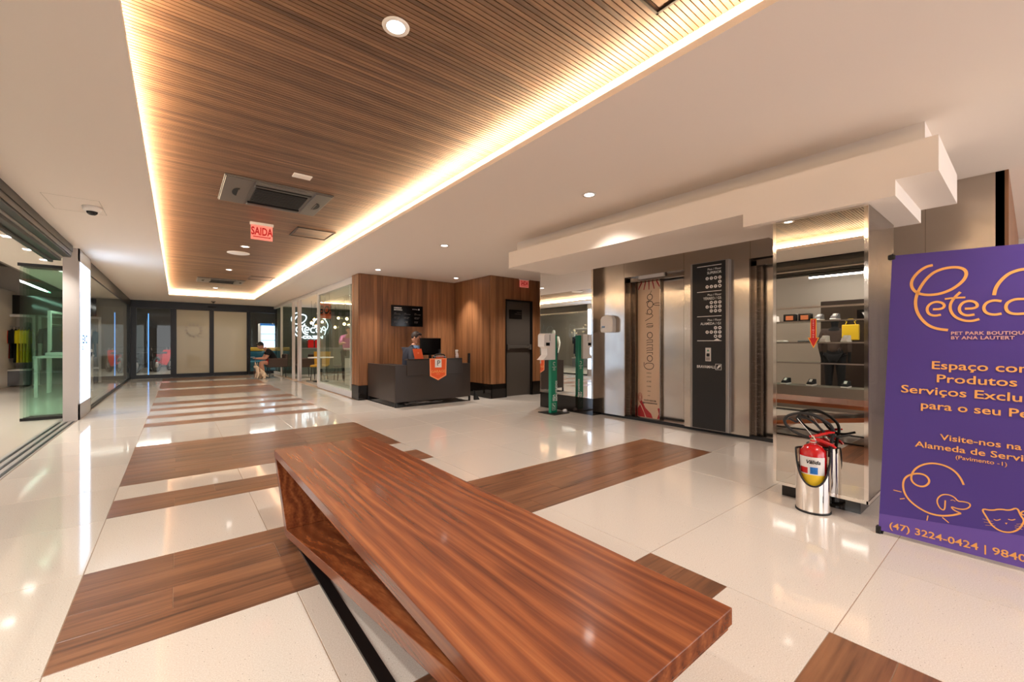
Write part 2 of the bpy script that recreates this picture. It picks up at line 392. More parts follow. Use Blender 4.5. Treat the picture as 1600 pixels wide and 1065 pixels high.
def planks(x0, x1, y0, y1):
    n = max(1, round((y1-y0)/.205)); d = (y1-y0)/n
    for i in range(n):
        x = x0; first = random.choice((.35, .8, 1.2, .6))
        while x < x1-.02:
            e = min(x1, x+first); first = 1.2
            if x1-e < .15: e = x1
            piece('plank', x, e, y0+i*d, y0+(i+1)*d, 'plank_wood', .0009); x = e
for a, b in woodb:
    x1 = 4.435 if a == 2.14 else 2.035
    if 11.6 < a < 14.1: planks(-.365, x1, a, b)
    else: planks(-.365, x1, a, b)
ys = sorted(woodb); prev = -.31
for i in range(len(ys)-1):
    a, b = ys[i][1], ys[i+1][0]
    if b-a < .01: continue
    cuts = [a]
    while b-cuts[-1] > 1.0: cuts.append(cuts[-1]+.82)
    cuts.append(b)
    for k in range(len(cuts)-1):
        for j in range(3): piece('tile', XE[j], XE[j+1], cuts[k], cuts[k+1], 'terrazzo', .0016)
for j in range(3): piece('tile', XE[j], XE[j+1], 18.03, 18.43, 'terrazzo', .0016)
YE = [.5+.82*k for k in range(-2, 23)]
for k in range(len(YE)-1):
    y0, y1 = YE[k], min(YE[k+1], 18.43)
    piece('tile', -1.165, -.365, y0, y1, 'terrazzo', .0016)
    for j in range(3, 9 if y1 < 9.3 else 4):
        if abs(y0-2.14) < .02 and j < 6: continue
        if XE[j] > 5.3 and y1 < 5.6: continue
        piece('tile', XE[j], XE[j+1] if XE[j] < 5 or y1 > 5.6 else 5.65, y0, y1, 'terrazzo', .0016)
# big plain slabs behind the camera, beyond the frame
for x0, x1 in ((-1.165, 2.0), (2.0, 6), (6, 9.8)):
    for y0 in (-6, -3.6): piece('tile', x0, x1, y0, y0+2.4 if y0 < -5 else -1.14, 'terrazzo', .0016)
piece('tile', XE[0], 2.035, -1.14, -.31, 'terrazzo', .0016)
piece('tile', 6.035, 9.9, -1.14, .14, 'terrazzo', .0016)

# ------------------------------------------------------------------ CEILING
cl = MB(); X0, X1, YF, YN = -.19, 1.97, 16.0, -5.0
cl.box(-2.4, X0, -6, 18.6, H, H+.04); cl.box(X1, 10, -6, 18.6, H, H+.04); cl.box(X0, X1, YF, 18.6, H, H+.04); cl.box(X0, X1, -6, YN, H, H+.04)
for a in ((X0-.12, X0-.10, YN-.1, YF+.1), (X1+.10, X1+.12, YN-.1, YF+.1), (X0-.12, X1+.12, YF+.10, YF+.12), (X0-.12, X1+.12, YN-.12, YN-.1)): cl.box(*a, H+.04, HW+.07)
cl.box(X0-.12, X1+.12, YN-.12, YF+.12, HW+.02, HW+.07)
cl.box(-2.4, 10, -6, 18.6, 3.3, 3.35) if False else None
ceiling = struct('ceiling', cl, 'plaster')
backing = obj('backing', MB().box(X0-.1, X1+.1, YN-.1, YF+.1, HW+.014, HW+.02), 'slot_black', ceiling)
sl = MB().box(X0-.098, X1+.098, -.0116, .0116, 0, .012).mesh('slat'); sl.materials.append(M['slat_wood'])
PIT = .0285; y = .16; n = 0
hatches = [(1.28, 1.79, 6.3, 6.8), (1.30, 1.80, .50, 1.17)]
while n < 300 and y < YF+.08:
    obj('slat', sl, None, ceiling, (0, y, HW)); y += PIT; n += 1
mb = MB(); yy = y
while yy < YF+.08: mb.box(X0-.098, X1+.098, yy-.0116, yy+.0116, HW, HW+.012); yy += PIT
yy = .16-PIT
while yy > YN: mb.box(X0-.098, X1+.098, yy-.0116, yy+.0116, HW, HW+.012); yy -= PIT
o = obj('slat_field', mb, 'slat_wood', ceiling); o['kind'] = 'stuff'
led = MB(); e = .03
led.box(X0-.075, X0-.03, YN, YF, H+.042, H+.055); led.box(X1+.03, X1+.075, YN, YF, H+.042, H+.055); led.box(X0-.07, X1+.07, YF+.03, YF+.075, H+.042, H+.055)
obj('led_strip', led, 'led_warm', ceiling)
# faint inspection hatch in the left ceiling
mb = MB()
for a in ((-.62, -.615, 5.9, 6.5), (-1.02, -1.015, 5.9, 6.5), (-1.02, -.615, 5.9, 5.905), (-1.02, -.615, 6.5, 6.505)): mb.box(*a, H-.001, H)
obj('hatch_seam', mb, 'plaster_grey', ceiling)

# bulkhead above the lifts (stepped plaster box)
bk = MB()
bk.box(3.78, 4.5, .44, 4.60, 2.38, H)
bk.box(3.5, 4.45, .35, 4.44, 2.175, 2.385)
bk.box(3.5, 4.45, .54, 1.44, 2.075, 2.175)
struct('trim_1', bk, 'plaster')

# ------------------------------------------------------------------ WOOD-CLAD WALLS round the desk
def clad(name, p0, p1, inward, z0=.3, z1=H, door=None):
    """plank-clad wall from p0 to p1 (plan), planks proud of a dark backing"""
    p0, p1 = Vector((*p0, 0)), Vector((*p1, 0)); u = (p1-p0).normalized(); ln = (p1-p0).length; nr = Vector((*inward, 0))
    bk = MB()
    def slab(mb, a, b, za, zb, d0, d1):
        mb.prism([(a, za), (b, za), (b, zb), (a, zb)], p0+nr*d0, u, (0, 0, 1), nr*(d1-d0))
    if door: slab(bk, 0, door[0], 0, z1, -.14, 0); slab(bk, door[1], ln, 0, z1, -.14, 0); slab(bk, door[0], door[1], door[2], z1, -.14, 0)
    else: slab(bk, 0, ln, 0, z1, -.14, 0)
    w = struct(name, bk, 'slot_black'); x = 0
    while x < ln-.01:
        wd = random.choice((.07, .09, .11, .13, .16)); e = min(x+wd, ln)
        if ln-e < .04: e = ln
        if door:
            for c in door[:2]:
                if x < c < e+.03: e = c
        za = door[2] if door and x >= door[0]-.001 and e <= door[1]+.001 else z0
        mb = MB(); slab(mb, x+.0015, e-.0015, za, z1, 0, .02+random.choice((0, 0, .003)))
        obj('plank', mb, 'panel_wood', w); x = e
    return w
def skirt(name, p0, p1, inward, h=.3, d=.005):
    p0, p1 = Vector((*p0, 0)), Vector((*p1, 0)); u = (p1-p0).normalized(); ln = (p1-p0).length; nr = Vector((*inward, 0))
    struct(name, MB().prism([(0, 0), (ln, 0), (ln, h), (0, h)], p0, u, (0, 0, 1), nr*d), 'black_gloss')
clad('wall_desk_back', (2.9, 8.6), (5.13, 8.6), (0, -1)); skirt('baseboard_desk_back', (2.9, 8.6), (5.13, 8.6), (0, -1), d=.028)
clad('wall_desk_side', (5.144, 8.6), (5.144, 7.142), (-1, 0)); skirt('baseboard_desk_side', (5.15, 8.6), (5.15, 7.1), (-1, 0), d=.03)
clad('wall_front', (5.13, 7.14), (7.6, 7.14), (0, -1), door=(.41, 1.14, 2.1)); skirt('baseboard_front', (5.13, 7.14), (5.54, 7.14), (0, -1), d=.04); skirt('baseboard_front_2', (6.27, 7.14), (7.6, 7.14), (0, -1), d=.04)
clad('wall_return', (2.9, 9.0), (2.9, 8.6), (-1, 0)); skirt('baseboard_return', (2.9, 9.0), (2.9, 8.58), (-1, 0), d=.028)
# service door
d = MB(); d.box(5.545, 6.265, 7.17, 7.21, .01, 2.09)
door = obj('door_1', d, 'door_grey'); door['kind'] = 'structure'
mb = MB(); mb.box(5.52, 5.545, 7.10, 7.22, 0, 2.1); mb.box(6.265, 6.29, 7.10, 7.22, 0, 2.1); mb.box(5.52, 6.29, 7.10, 7.22, 2.09, 2.115); obj('door_frame', mb, 'black_metal', door)
mb = MB(); mb.box(5.58, 6.25, 7.11, 7.135, 1.05, 1.11, .006); mb.box(5.57, 5.63, 7.10, 7.17, 1.02, 1.14, .005); mb.box(6.2, 6.26, 7.10, 7.17, 1.02, 1.14, .005); obj('push_bar', mb, 'door_grey', door)
mb = MB(); mb.box(5.66, 6.02, 7.16, 7.17, 1.70, 1.90); pl = obj('door_plate', mb, 'black_gloss', door)
text('lettering', 'SAIDA DE\nEMERGÊNCIA', .022, 'cloth_brown', pl, (6.0, 7.159, 1.84), (1, 0, 0), (0, 0, 1), 'RIGHT', line=1.3)
# notice board behind the desk
t = thing('notice_board', 'black notice board with white print on the wood wall behind the desk', 'sign', (3.93, 8.58, 1.53))
obj('board', MB().box(-.37, .37, -.018, 0, 0, .455, .003), 'screen_black', t)
text('lettering', 'HORÁRIOS\nBRAVAMALL', .024, 'print_white', t, (-.31, -.02, .385), (1, 0, 0), (0, 0, 1), bold=.002, line=1.2)
text('lettering', 'BRAVAMALL', .016, 'print_white', t, (.24, -.02, .372), (1, 0, 0), (0, 0, 1), 'RIGHT'); obj('emblem', MB().box(.255, .285, -.0195, -.018, .365, .395), 'print_white', t)
k = 0
for cx in (-.31, -.08, .16):
    for cz in (.28, .19, .10):
        text('lettering', ['LOJAS\nSeg a Sáb 10h às 22h', 'ALIMENTAÇÃO\nTodos os dias', 'DOMINGO\n14h às 20h'][k % 3], .0125, 'print_dim', t, (cx, -.02, cz), (1, 0, 0), (0, 0, 1), line=1.25); k += 1

# exit signs
def exit_sign(name, label, loc, w, h, arrow=True):
    t = thing(name, label, 'exit sign', loc)
    obj('panel', MB().box(-w/2, w/2, -.006, .006, -h, -.03), 'sign_lit', t)
    obj('bracket', MB().box(-w/2-.01, w/2+.01, -.02, .02, -.035, 0, .003), 'white_plastic', t)
    text('lettering', 'SAIDA', h*.44, 'sign_red', t, (0, -.0075, -h*.72), (1, 0, 0), (0, 0, 1), 'CENTER', bold=.004, sx=.62)
    mb = MB(); mb.box(-w*.4, w*.38, -.0085, -.006, -h*.86, -h*.81); mb.prism([(w*.34, -h*.9), (w*.43, -h*.80), (w*.36, -h*.78)], (0, -.006, 0), (1, 0, 0), (0, 0, 1), (0, -.0025, 0))
    obj('arrow', mb, 'sign_red', t); return t
exit_sign('exit_sign', 'red SAIDA exit sign hanging below the slatted wood ceiling', (.875, 6.4, HW), .25, .225)
exit_sign('exit_sign', 'small red SAIDA exit sign above the grey service door', (5.99, 7.05, 2.588), .25, .19)

# ------------------------------------------------------------------ CEILING FITTINGS
def spot(loc, energy, size=math.radians(100), blend=.7, col=(1, .92, .84), parent=None, rad=.04):
    l = bpy.data.lights.new('lamp', 'SPOT'); l.energy = energy; l.spot_size = size; l.spot_blend = blend; l.color = col; l.shadow_soft_size = rad
    o = bpy.data.objects.new('lamp', l); COL.objects.link(o); o.location = loc
    if parent: o.parent = parent
    return o
ringm = MB().lathe([(.045, -.004), (.066, -.006), (.068, 0), (.045, .0)], seg=24, cap=False).mesh('ring'); ringm.materials.append(M['white_plastic'])
discm = MB().lathe([(.0, -.0035), (.047, -.0035)], seg=24, cap=False).mesh('diffuser'); discm.materials.append(M['lamp_white'])
def downlight(x, y, z, label, group=None, e=None, sz=1.0, w=None):
    t = thing('downlight', label, 'ceiling light', (x, y, z-.001), group=group)
    a = obj('ring', ringm, None, t); b_ = obj('diffuser', discm, None, t); a.scale = b_.scale = (sz, sz, 1)
    spot((0, 0, -.03), e or SPOT_W, w or math.radians(115), .8, parent=t)
downlight(.86, 2.01, HW, 'large round downlight in the slatted ceiling nearest the camera')
downlight(.87, 8.1, HW, 'round downlight in the slatted ceiling just past the exit sign')
downlight(.87, 10.84, HW, 'small downlight in the slatted ceiling before the far air conditioner')
downlight(.85, 14.6, HW, 'farthest downlight in the slatted ceiling, past the far air conditioner')
downlight(3.1, 2.68, H, 'downlight in the plain ceiling nearest the lift bulkhead')
downlight(3.05, 5.39, H, 'middle downlight in the plain ceiling between bulkhead and desk')
downlight(3.04, 7.95, H, 'downlight in the plain ceiling left above the reception desk', e=SPOT_W*1.5, w=math.radians(84))
downlight(4.76, 7.9, H, 'downlight in the corner above the right side of the desk', e=SPOT_W*1.5, w=math.radians(84))
downlight(6.0, 6.2, H, 'added downlight behind the mirror wall, brightening the service door wall', e=SPOT_W*1.3)  # unseen lamp added to brighten the wood wall by the service door
for x, y in ((.86, -1.2), (3.1, -.6), (-.75, 1.0), (5.0, -1.2), (.86, -3.8), (3.1, -3.4)):
    downlight(x, y, HW if x == .86 else H, 'round downlight in the ceiling behind the camera', 'downlights behind the camera')
tag(obj('loudspeaker', MB().lathe([(0, -.012), (.15, -.012), (.17, -.006), (.17, 0), (0, 0)], (.84, 8.75, HW), 28, cap=False), 'white_plastic'), 'round white ceiling loudspeaker past the exit sign', 'speaker')
t = thing('sensor_plate', 'small white square plate beside the near air conditioner', 'ceiling plate', (.93, 4.36, HW))
obj('plate', MB().box(-.08, .08, -.05, .05, -.012, 0, .003), 'white_plastic', t)
def dome(loc, label, s=1.0, m1='white_plastic'):
    t = thing('dome_camera', label, 'camera', loc)
    obj('housing', MB().lathe([(0, -.05*s), (.058*s, -.05*s), (.075*s, -.03*s), (.08*s, 0), (0, 0)], seg=24, cap=False), m1, t)
    obj('dome', MB().lathe([(.046*s, -.05*s), (.04*s, -.07*s), (.025*s, -.083*s), (0, -.088*s)], seg=20, cap=False), 'screen_black', t)
dome((-.7, 6.2, H), 'white dome security camera on the left ceiling')
dome((.95, 17.3, H), 'small dark dome camera above the far sliding doors', .8, 'grey_metal')
# cassette air conditioners
def cassette(loc, label):
    t = thing('air_conditioner', label, 'air conditioner', loc); w, d = .98, .86; z = -.022
    fr = MB(); ox, oy = w/2, d/2; ix0, ix1, iy = -.21, .27, .27
    fr.box(-ox, ox, -oy, oy, -.012, 0, .004)
    obj('frame', fr, 'ac_grey', t)
    obj('side_cover', MB().box(-ox+.01, ix0-.04, -oy+.01, oy-.01, z, -.012, .006), 'ac_grey', t)
    obj('side_cover', MB().box(ix1+.04, ox-.01, -oy+.01, oy-.01, z, -.012, .006), 'ac_grey', t)
    obj('intake_grille', MB().box(ix0, ix1, -.23, .25, z-.004, -.012), 'slot_black', t)
    for k in range(9): obj('grille_blade', MB().box(ix0, ix1, -.22+k*.055, -.215+k*.055, z-.008, z-.004), 'black_matt', t)
    obj('flap', MB().box(ix0-.02, ix1+.02, .29, .34, z-.012, -.012, .004), 'black_metal', t); obj('flap', MB().box(ix0-.02, ix1+.02, -.33, -.28, z-.012, -.012, .004), 'black_metal', t)
    obj('flap_trim', MB().box(ix0-.02, ix1+.02, .345, .41, z-.004, -.012, .003), 'ac_grey', t); obj('flap_trim', MB().box(ix0-.02, ix1+.02, -.41, -.335, z-.004, -.012, .003), 'ac_grey', t)
    for sx, cx in ((-1, -.36), (1, .405)):
        pts = [(cx+sx*(.055*math.cos(a)-.02), .13*math.sin(a)) for a in [math.pi*(-.5+i/12) for i in range(13)]]
        v = MB().prism(pts, (0, 0, z-.003), (1, 0, 0), (0, 1, 0), (0, 0, -.004)); vo = obj('side_vent', v, 'slot_black', t)
        obj('vent_bar', MB().box(cx-sx*.016-.004, cx-sx*.016+.004, -.11, .11, z-.012, z-.007), 'ac_grey', vo)
cassette((.835, 5.16, HW), 'near grey ceiling cassette air conditioner in the slatted ceiling')
cassette((.86, 12.85, HW), 'far grey ceiling cassette air conditioner near the sliding doors')
def hatch(x0, x1, y0, y1, label):
    t = thing('ceiling_hatch', label, 'hatch', ((x0+x1)/2, (y0+y1)/2, HW)); w, d = (x1-x0)/2, (y1-y0)/2
    obj('panel', MB().box(-w+.03, w-.03, -d+.03, d-.03, -.006, 0), 'slat_wood', t)
    g = MB()
    for a in ((-w, w, -d, -d+.012), (-w, w, d-.012, d), (-w, -w+.012, -d, d), (w-.012, w, -d, d)): g.box(*a, -.012, 0)
    obj('frame', g, 'desk_brown', t)
hatch(1.28, 1.78, 6.28, 6.82, 'wooden access hatch in the slatted ceiling beside the exit sign')
hatch(1.35, 1.85, 11.5, 12.1, 'far wooden access hatch in the slatted ceiling by the second air conditioner')
hatch(1.25, 1.81, .35, 1.14, 'nearest wooden access hatch cut off by the top edge of the picture')

# ------------------------------------------------------------------ LIFTS / right wall
SX = 5.35
st = MB()
for a in ((3.92, 4.43, .04, H), (2.95, 3.92, 2.16, H), (2.13, 2.95, .04, H), (1.1, 2.13, 2.17, H), (.15, 1.1, .0, H)): st.box(SX, 5.75, a[0], a[1], a[2], a[3])
st.box(5.42, 5.75, .15, 4.43, 0, .04) if False else None
wr = struct('wall_right', st, 'steel')
mb = MB()
for y_ in (3.93, 2.96, 2.12): mb.box(SX-.0012, SX, y_-.002, y_+.002, .04, H)
for y_ in (.62, 1.12): mb.box(SX-.0012, SX, y_-.002, y_+.002, .0, H)
obj('seam', mb, 'steel_dark', wr)
obj('kick_plate', MB().box(SX+.05, SX+.06, .15, 4.43, 0, .045), 'black_matt', wr)
obj('sill', MB().box(SX+.06, 5.75, 2.95, 3.92, 0, .008), 'alu', wr)
obj('sill', MB().box(SX+.06, 5.75, 1.1, 2.13, 0, .008), 'alu', wr)
wr2 = struct('wall_right_side', MB().box(5.35, 9.0, .15, .2, 0, H), 'slot_black'); x = 5.35
while x < 8.9: obj('plank', MB().box(x+.001, x+.118, .128, .15, .0, H), 'panel_wood', wr2); x += .12
struct('wall_lift_shaft', MB().box(5.75, 5.85, .2, 4.4, 0, H), 'black_matt')
struct('wall_far_right', MB().box(9.0, 9.1, -6, 7.2, 0, H), 'plaster')
struct('wall_hall_end', MB().box(7.6, 9.0, 7.1, 7.2, 0, H), 'plaster')
def lift(y0, y1, label, loc):
    t = thing('elevator', label, 'elevator', (5.35, (y0+y1)/2, 0)); w = (y1-y0)/2
    f = MB(); f.box(.08, .16, w-.05, w, 0, 2.15); f.box(.08, .16, -w, -w+.03, 0, 2.15); f.box(.08, .16, -w, w, 2.09, 2.16)
    obj('door_frame', f, 'steel_dark', t)
    f = MB(); f.box(.15, .19, w-.09, w-.04, 0, 2.12); obj('inner_frame', f, 'steel_dark', t)
    a = obj('door_leaf', MB().box(.22, .25, .0, w-.05, .01, 2.13), 'steel', t)
    obj('door_leaf', MB().box(.245, .275, -w+.02, .012, .01, 2.13), 'steel', t)
    obj('leaf_edge', MB().box(.205, .222, -.002, .016, .01, 2.13), 'steel_dark', a)
    return t, a
t, leaf = lift(2.95, 3.92, 'steel elevator whose left door leaf carries a tall cream poster', 0)
obj('lantern', MB().box(.03, .07, -.16, .26, 2.115, 2.165, .004), 'alu_light', t)
t2, leaf2 = lift(1.1, 2.13, 'plain steel elevator half hidden behind the mirrored column', 0)
# poster on the lift door: origin at world, u = -Y (reading to the right), v = up
PX_ = 5.567
po = tag(obj('poster', MB().box(PX_-.002, PX_+.002, 3.435, 3.835, .03, 2.09), 'poster'), 'tall cream poster with red rays stuck on the elevator door', 'poster')
NX = (-1, 0, 0); PO = (PX_-.002, 0, 0); PU = (0, 1, 0); PV = (0, 0, 1)
ink = MB()
def shape(l, w=.011, closed=False): ribbon(ink, l, w, PO, PU, PV, NX, .001, True, closed)
shape([(3.59, 1.95), (3.62, 1.90)], .007)
def circ(c, r, n=12, rx=None): return [(c[0]+(rx or r)*math.cos(2*math.pi*i/n), c[1]+r*math.sin(2*math.pi*i/n)) for i in range(n)]
shape(circ((3.62, 1.855), .045), closed=True); shape(circ((3.615, 1.745), .05), closed=True); shape(circ((3.625, 1.635), .042), closed=True)
shape([(3.6, 1.79), (3.66, 1.8), (3.68, 1.77)]); shape([(3.56, 1.745), (3.53, 1.76), (3.44, 1.755), (3.43, 1.735), (3.44, 1.72), (3.53, 1.725), (3.56, 1.74)], .009)
shape([(3.6, 1.60), (3.57, 1.585), (3.57, 1.56), (3.7, 1.50)], .009); shape([(3.66, 1.59), (3.69, 1.62)], .008)
for z0 in (1.455, 1.42): shape([(3.57, z0), (3.67, z0), (3.675, z0-.02)], .009)
shape([(3.57, 1.44), (3.57, 1.40), (3.66, 1.40)], .008)
shape(circ((3.62, 1.28), .045), closed=True)
for z0 in (1.21, 1.175, 1.14, 1.09, 1.055, 1.02): shape([(3.57, z0), (3.66, z0), (3.675, z0-.015)], .009)
for z0 in (1.21, 1.14, 1.09, 1.02): shape([(3.58, z0), (3.57, z0-.018), (3.58, z0-.035)], .008)
shape(circ((3.62, .93), .045), closed=True)
shape([(3.72, .87), (3.72, .80), (3.66, .76), (3.58, .77), (3.55, .82), (3.57, .86), (3.68, .86), (3.70, .83)], .01)
lt = obj('lettering', ink, 'poster_ink', po)
for k_, (s_, z_, q_) in enumerate((('OFFICE', .70, .018), ('CONCEPT', .645, .012), ('ATMÉ', .57, .022), ('CASAE', .50, .018), ('vivara', .43, .016), ('studio', .365, .012))):
    text('lettering', s_, q_, 'poster_ink' if k_ in (2, 3) else 'cloth_brown', po, (PX_-.002, 3.635, z_), (0, -1, 0), (0, 0, 1), 'CENTER')
text('lettering', 'VOCÊ E SEUS EM\n@DONNAINVOGA', .02, 'poster_ink', po, (PX_-.002, 3.62, .285), (0, -1, 0), (0, 0, 1), 'CENTER', bold=.001, line=1.35)
rd = MB()
for k_ in range(9):
    a_ = math.radians(-58+k_*14.5); c_ = (3.635, 2.32); r0, r1 = .23/max(.55, math.cos(a_)), .36
    r0 = .23/math.cos(a_); 
    if abs(c_[0]+r0*math.sin(a_)-3.635) > .19: continue
    r1 = min(r0+.12, .39)
    pts = [(c_[0]+r0*math.sin(a_-.045), c_[1]-r0*math.cos(a_-.045)), (c_[0]+r0*math.sin(a_+.045), c_[1]-r0*math.cos(a_+.045)), (c_[0]+r1*math.sin(a_+.02), c_[1]-r1*math.cos(a_+.02)), (c_[0]+r1*math.sin(a_-.02), c_[1]-r1*math.cos(a_-.02))]
    if all(3.437 < p[0] < 3.833 for p in pts): poly2(rd, pts, PO, PU, PV, NX)
poly2(rd, [(3.83, .035), (3.70, .035), (3.72, .10), (3.79, .22), (3.83, .16)], PO, PU, PV, NX, .0012)
poly2(rd, [(3.76, .20), (3.80, .26), (3.76, .29), (3.70, .18), (3.60, .10), (3.57, .035), (3.68, .035)], PO, PU, PV, NX, .0008)
poly2(rd, [(3.50, .035), (3.46, .04), (3.44, .12), (3.46, .2), (3.49, .19), (3.47, .11)], PO, PU, PV, NX)
for r_ in (.03, .05, .07): ribbon(rd, circ((3.79, .33), r_, 10, r_*.55), .006, PO, PU, PV, NX, .001, True, True)
obj('artwork', rd, 'poster_red', po)
# directory board
t = thing('directory_board', 'tall black lift directory board with white icons beside the elevators', 'sign', (SX, 2.58, 0))
obj('housing', MB().box(-.075, 0, -.245, .25, .055, 2.195, .004), 'grey_metal', t)
obj('front_panel', MB().box(-.083, -.075, -.205, .215, .065, 2.185), 'black_matt', t)
fx = -.083
for z_ in (2.14, 1.815, 1.5, 1.19): obj('rule', MB().box(fx-.001, fx, -.16, .15, z_-.004, z_+.004), 'print_white', t)
dx = -.004
for z_, s_ in ((2.082, 'SUPERIOR'), (1.758, 'TÉRREO / G5'), (1.44, 'ALAMEDA / G1')):
    text('lettering', 'Piso / Floor', .026, 'print_white', t, (fx, -.16, z_), (0, -1, 0), (0, 0, 1), 'RIGHT')
    text('lettering', s_, .032, 'print_white', t, (fx, -.16, z_-.048), (0, -1, 0), (0, 0, 1), 'RIGHT', bold=.0004, sx=.88)
NXt = (-1, 0, 0)
for z_, rows in ((1.98, (4, 1, 4)), (1.672, (3, 4, 3)), (1.352, (2, 4, 2))):
    for r_, n_ in enumerate(rows):
        for c_ in range(n_):
            cy_, cz_ = -.14+c_*.053, z_-r_*.053
            ic = MB(); ik = MB(); disc2(ic, (cy_, cz_), .021, (fx, 0, 0), (0, 1, 0), (0, 0, 1), NXt, .001)
            k_ = (r_*3+c_+int(z_*10)) % 5; A = ((fx, 0, 0), (0, 1, 0), (0, 0, 1), NXt, .002)
            if k_ == 0: poly2(ik, [(cy_-.009, cz_-.009), (cy_+.009, cz_-.009), (cy_+.009, cz_+.004), (cy_, cz_+.012), (cy_-.009, cz_+.004)], *A)
            elif k_ == 1: poly2(ik, [(cy_-.01, cz_+.008), (cy_+.01, cz_+.008), (cy_+.002, cz_-.002), (cy_+.002, cz_-.011), (cy_-.002, cz_-.011), (cy_-.002, cz_-.002)], *A)
            elif k_ == 2: disc2(ik, (cy_, cz_+.008), .004, *A[:4], .002); poly2(ik, [(cy_-.006, cz_-.011), (cy_+.006, cz_-.011), (cy_+.004, cz_+.003), (cy_-.004, cz_+.003)], *A)
            elif k_ == 3: poly2(ik, [(cy_-.011, cz_-.004), (cy_+.011, cz_-.004), (cy_+.011, cz_+.002), (cy_+.005, cz_+.007), (cy_-.005, cz_+.007), (cy_-.011, cz_+.002)], *A)
            else: poly2(ik, [(cy_-.008, cz_-.010), (cy_-.003, cz_-.010), (cy_-.003, cz_+.010), (cy_-.008, cz_+.010)], *A); poly2(ik, [(cy_+.003, cz_-.010), (cy_+.008, cz_-.010), (cy_+.008, cz_+.010), (cy_+.003, cz_+.010)], *A)
            obj('symbol', ik, 'black_matt', obj('icon', ic, 'print_white', t))
obj('pointer', poly2(MB(), [(-.145, 1.194), (-.105, 1.22), (-.065, 1.194)], (fx, 0, 0), (0, 1, 0), (0, 0, 1), NXt, .001), 'print_white', t)
cp = obj('call_panel', MB().box(fx-.006, fx, -.03, .04, .93, 1.10, .002), 'alu_light', t)
obj('button', MB().box(fx-.010, fx-.006, -.02, .03, .94, .98), 'grey_metal', cp); obj('display', MB().box(fx-.009, fx-.006, -.015, .025, .99, 1.03), 'screen_black', cp)
obj('symbol', poly2(MB(), [(-.01, 1.055), (.02, 1.055), (.005, 1.085)], (fx-.006, 0, 0), (0, 1, 0), (0, 0, 1), NXt, .001), 'green', cp)
text('lettering', 'BRAVAMALL', .034, 'print_white', t, (fx, .155, .842), (0, -1, 0), (0, 0, 1), bold=.0008, sx=.9)
em = MB()
for a in ((-.16, -.085, .825, .830), (-.16, -.085, .895, .90), (-.16, -.155, .825, .90), (-.09, -.085, .825, .90)): em.box(fx-.0015, fx, *a)
em.prism([(-.15, .885), (-.125, .885), (-.10, .842), (-.10, .84), (-.118, .84), (-.15, .875)], (fx-.0015, 0, 0), (0, 1, 0), (0, 0, 1), (.0015, 0, 0)); obj('emblem', em, 'print_white', t)
# wall dispenser
t = thing('hand_dispenser', 'white oval hand gel dispenser on the steel wall', 'dispenser', (SX, 4.19, 1.33))
pts = [(-.12, .02), (-.12, .2), (-.09, .25), (0, .275), (.09, .25), (.12, .2), (.12, .02), (.1, 0), (-.1, 0)]
cv = obj('cover', MB().prism(pts, (-.10, 0, 0), (0, 1, 0), (0, 0, 1), (.10, 0, 0)), 'white_plastic', t); bvm = cv.modifiers.new('bev', 'BEVEL'); bvm.width = .025; bvm.segments = 3
obj('sensor_window', MB().box(-.102, -.098, .03, .06, .07, .10), 'screen_black', t); obj('sensor_window', MB().box(-.102, -.098, .065, .09, .07, .10), 'screen_black', t)

# mirrored wall block left of the lifts
t = thing('mirror_wall', 'tall mirrored wall block with black base beside the green stand', 'mirror', (5.2, 5.05, 0))
obj('mirror', MB().box(0, .01, -.60, .60, .29, H), 'mirror_clear', t)
obj('core', MB().box(.01, 2.2, -.60, .60, .29, H), 'steel_dark', t)
obj('side_panel', MB().box(.0, .15, -.635, -.60, .27, H), 'steel', t)
obj('edge_trim', MB().box(-.004, .01, .60, .615, .27, H), 'chrome', t); obj('edge_trim', MB().box(-.004, .02, -.60, .60, .27, .29), 'chrome', t); 
obj('base', MB().box(.0, 2.2, -.63, .61, 0, .27), 'black_gloss', t)

# mirrored column in front
t = thing('mirror_column', 'free-standing mirrored column with steel side, behind the fire extinguisher', 'column', (3.55, .96, 0))
obj('core', MB().box(.012, .80, -.272, .28, .09, 2.073), 'steel_col', t)
obj('mirror', MB().box(.004, .012, -.262, .27, .11, 2.073), 'mirror', t)
obj('edge_trim', MB().box(0, .014, -.28, -.258, .09, 2.073), 'chrome', t); obj('edge_trim', MB().box(0, .014, .262, .284, .09, 2.073), 'chrome', t); obj('edge_trim', MB().box(0, .014, -.258, .262, .09, .112), 'chrome', t)
obj('side_panel', MB().box(.014, .80, -.28, -.272, .11, 2.073), 'steel_col', t)
obj('plinth', MB().box(.05, .75, -.23, .24, 0, .09), 'black_gloss', t)
obj('base_trim', MB().box(.0, .80, -.284, -.27, .09, .112), 'chrome', t)
# extinguisher arrow
t = thing('arrow_sign', 'red downward arrow sign with yellow edge on the mirrored column', 'sign', (3.553, .985, 1.12))
ar = [(-.018, .21), (.018, .21), (.018, .075), (.034, .075), (0, 0), (-.034, .075), (-.018, .075)]
sc_ = lambda l, k, c=(0, .11): [(c[0]+(a-c[0])*k, c[1]+(b_-c[1])*k) for a, b_ in l]
obj('border', MB().prism([(a, b_) for a, b_ in ar], (-.001, 0, 0), (0, 1, 0), (0, 0, 1), (.002, 0, 0)), 'yellow_line', t)
obj('face', MB().prism([(-.014, .206), (.014, .206), (.014, .071), (.027, .071), (0, .009), (-.027, .071), (-.014, .071)], (-.002, 0, 0), (0, 1, 0), (0, 0, 1), (.001, 0, 0)), 'red', t)
for k_, ch in enumerate('EXTINTOR'): text('lettering', ch, .010, 'print_white', t, (-.002, 0, .19-k_*.0165), (0, -1, 0), (0, 0, 1), 'CENTER')

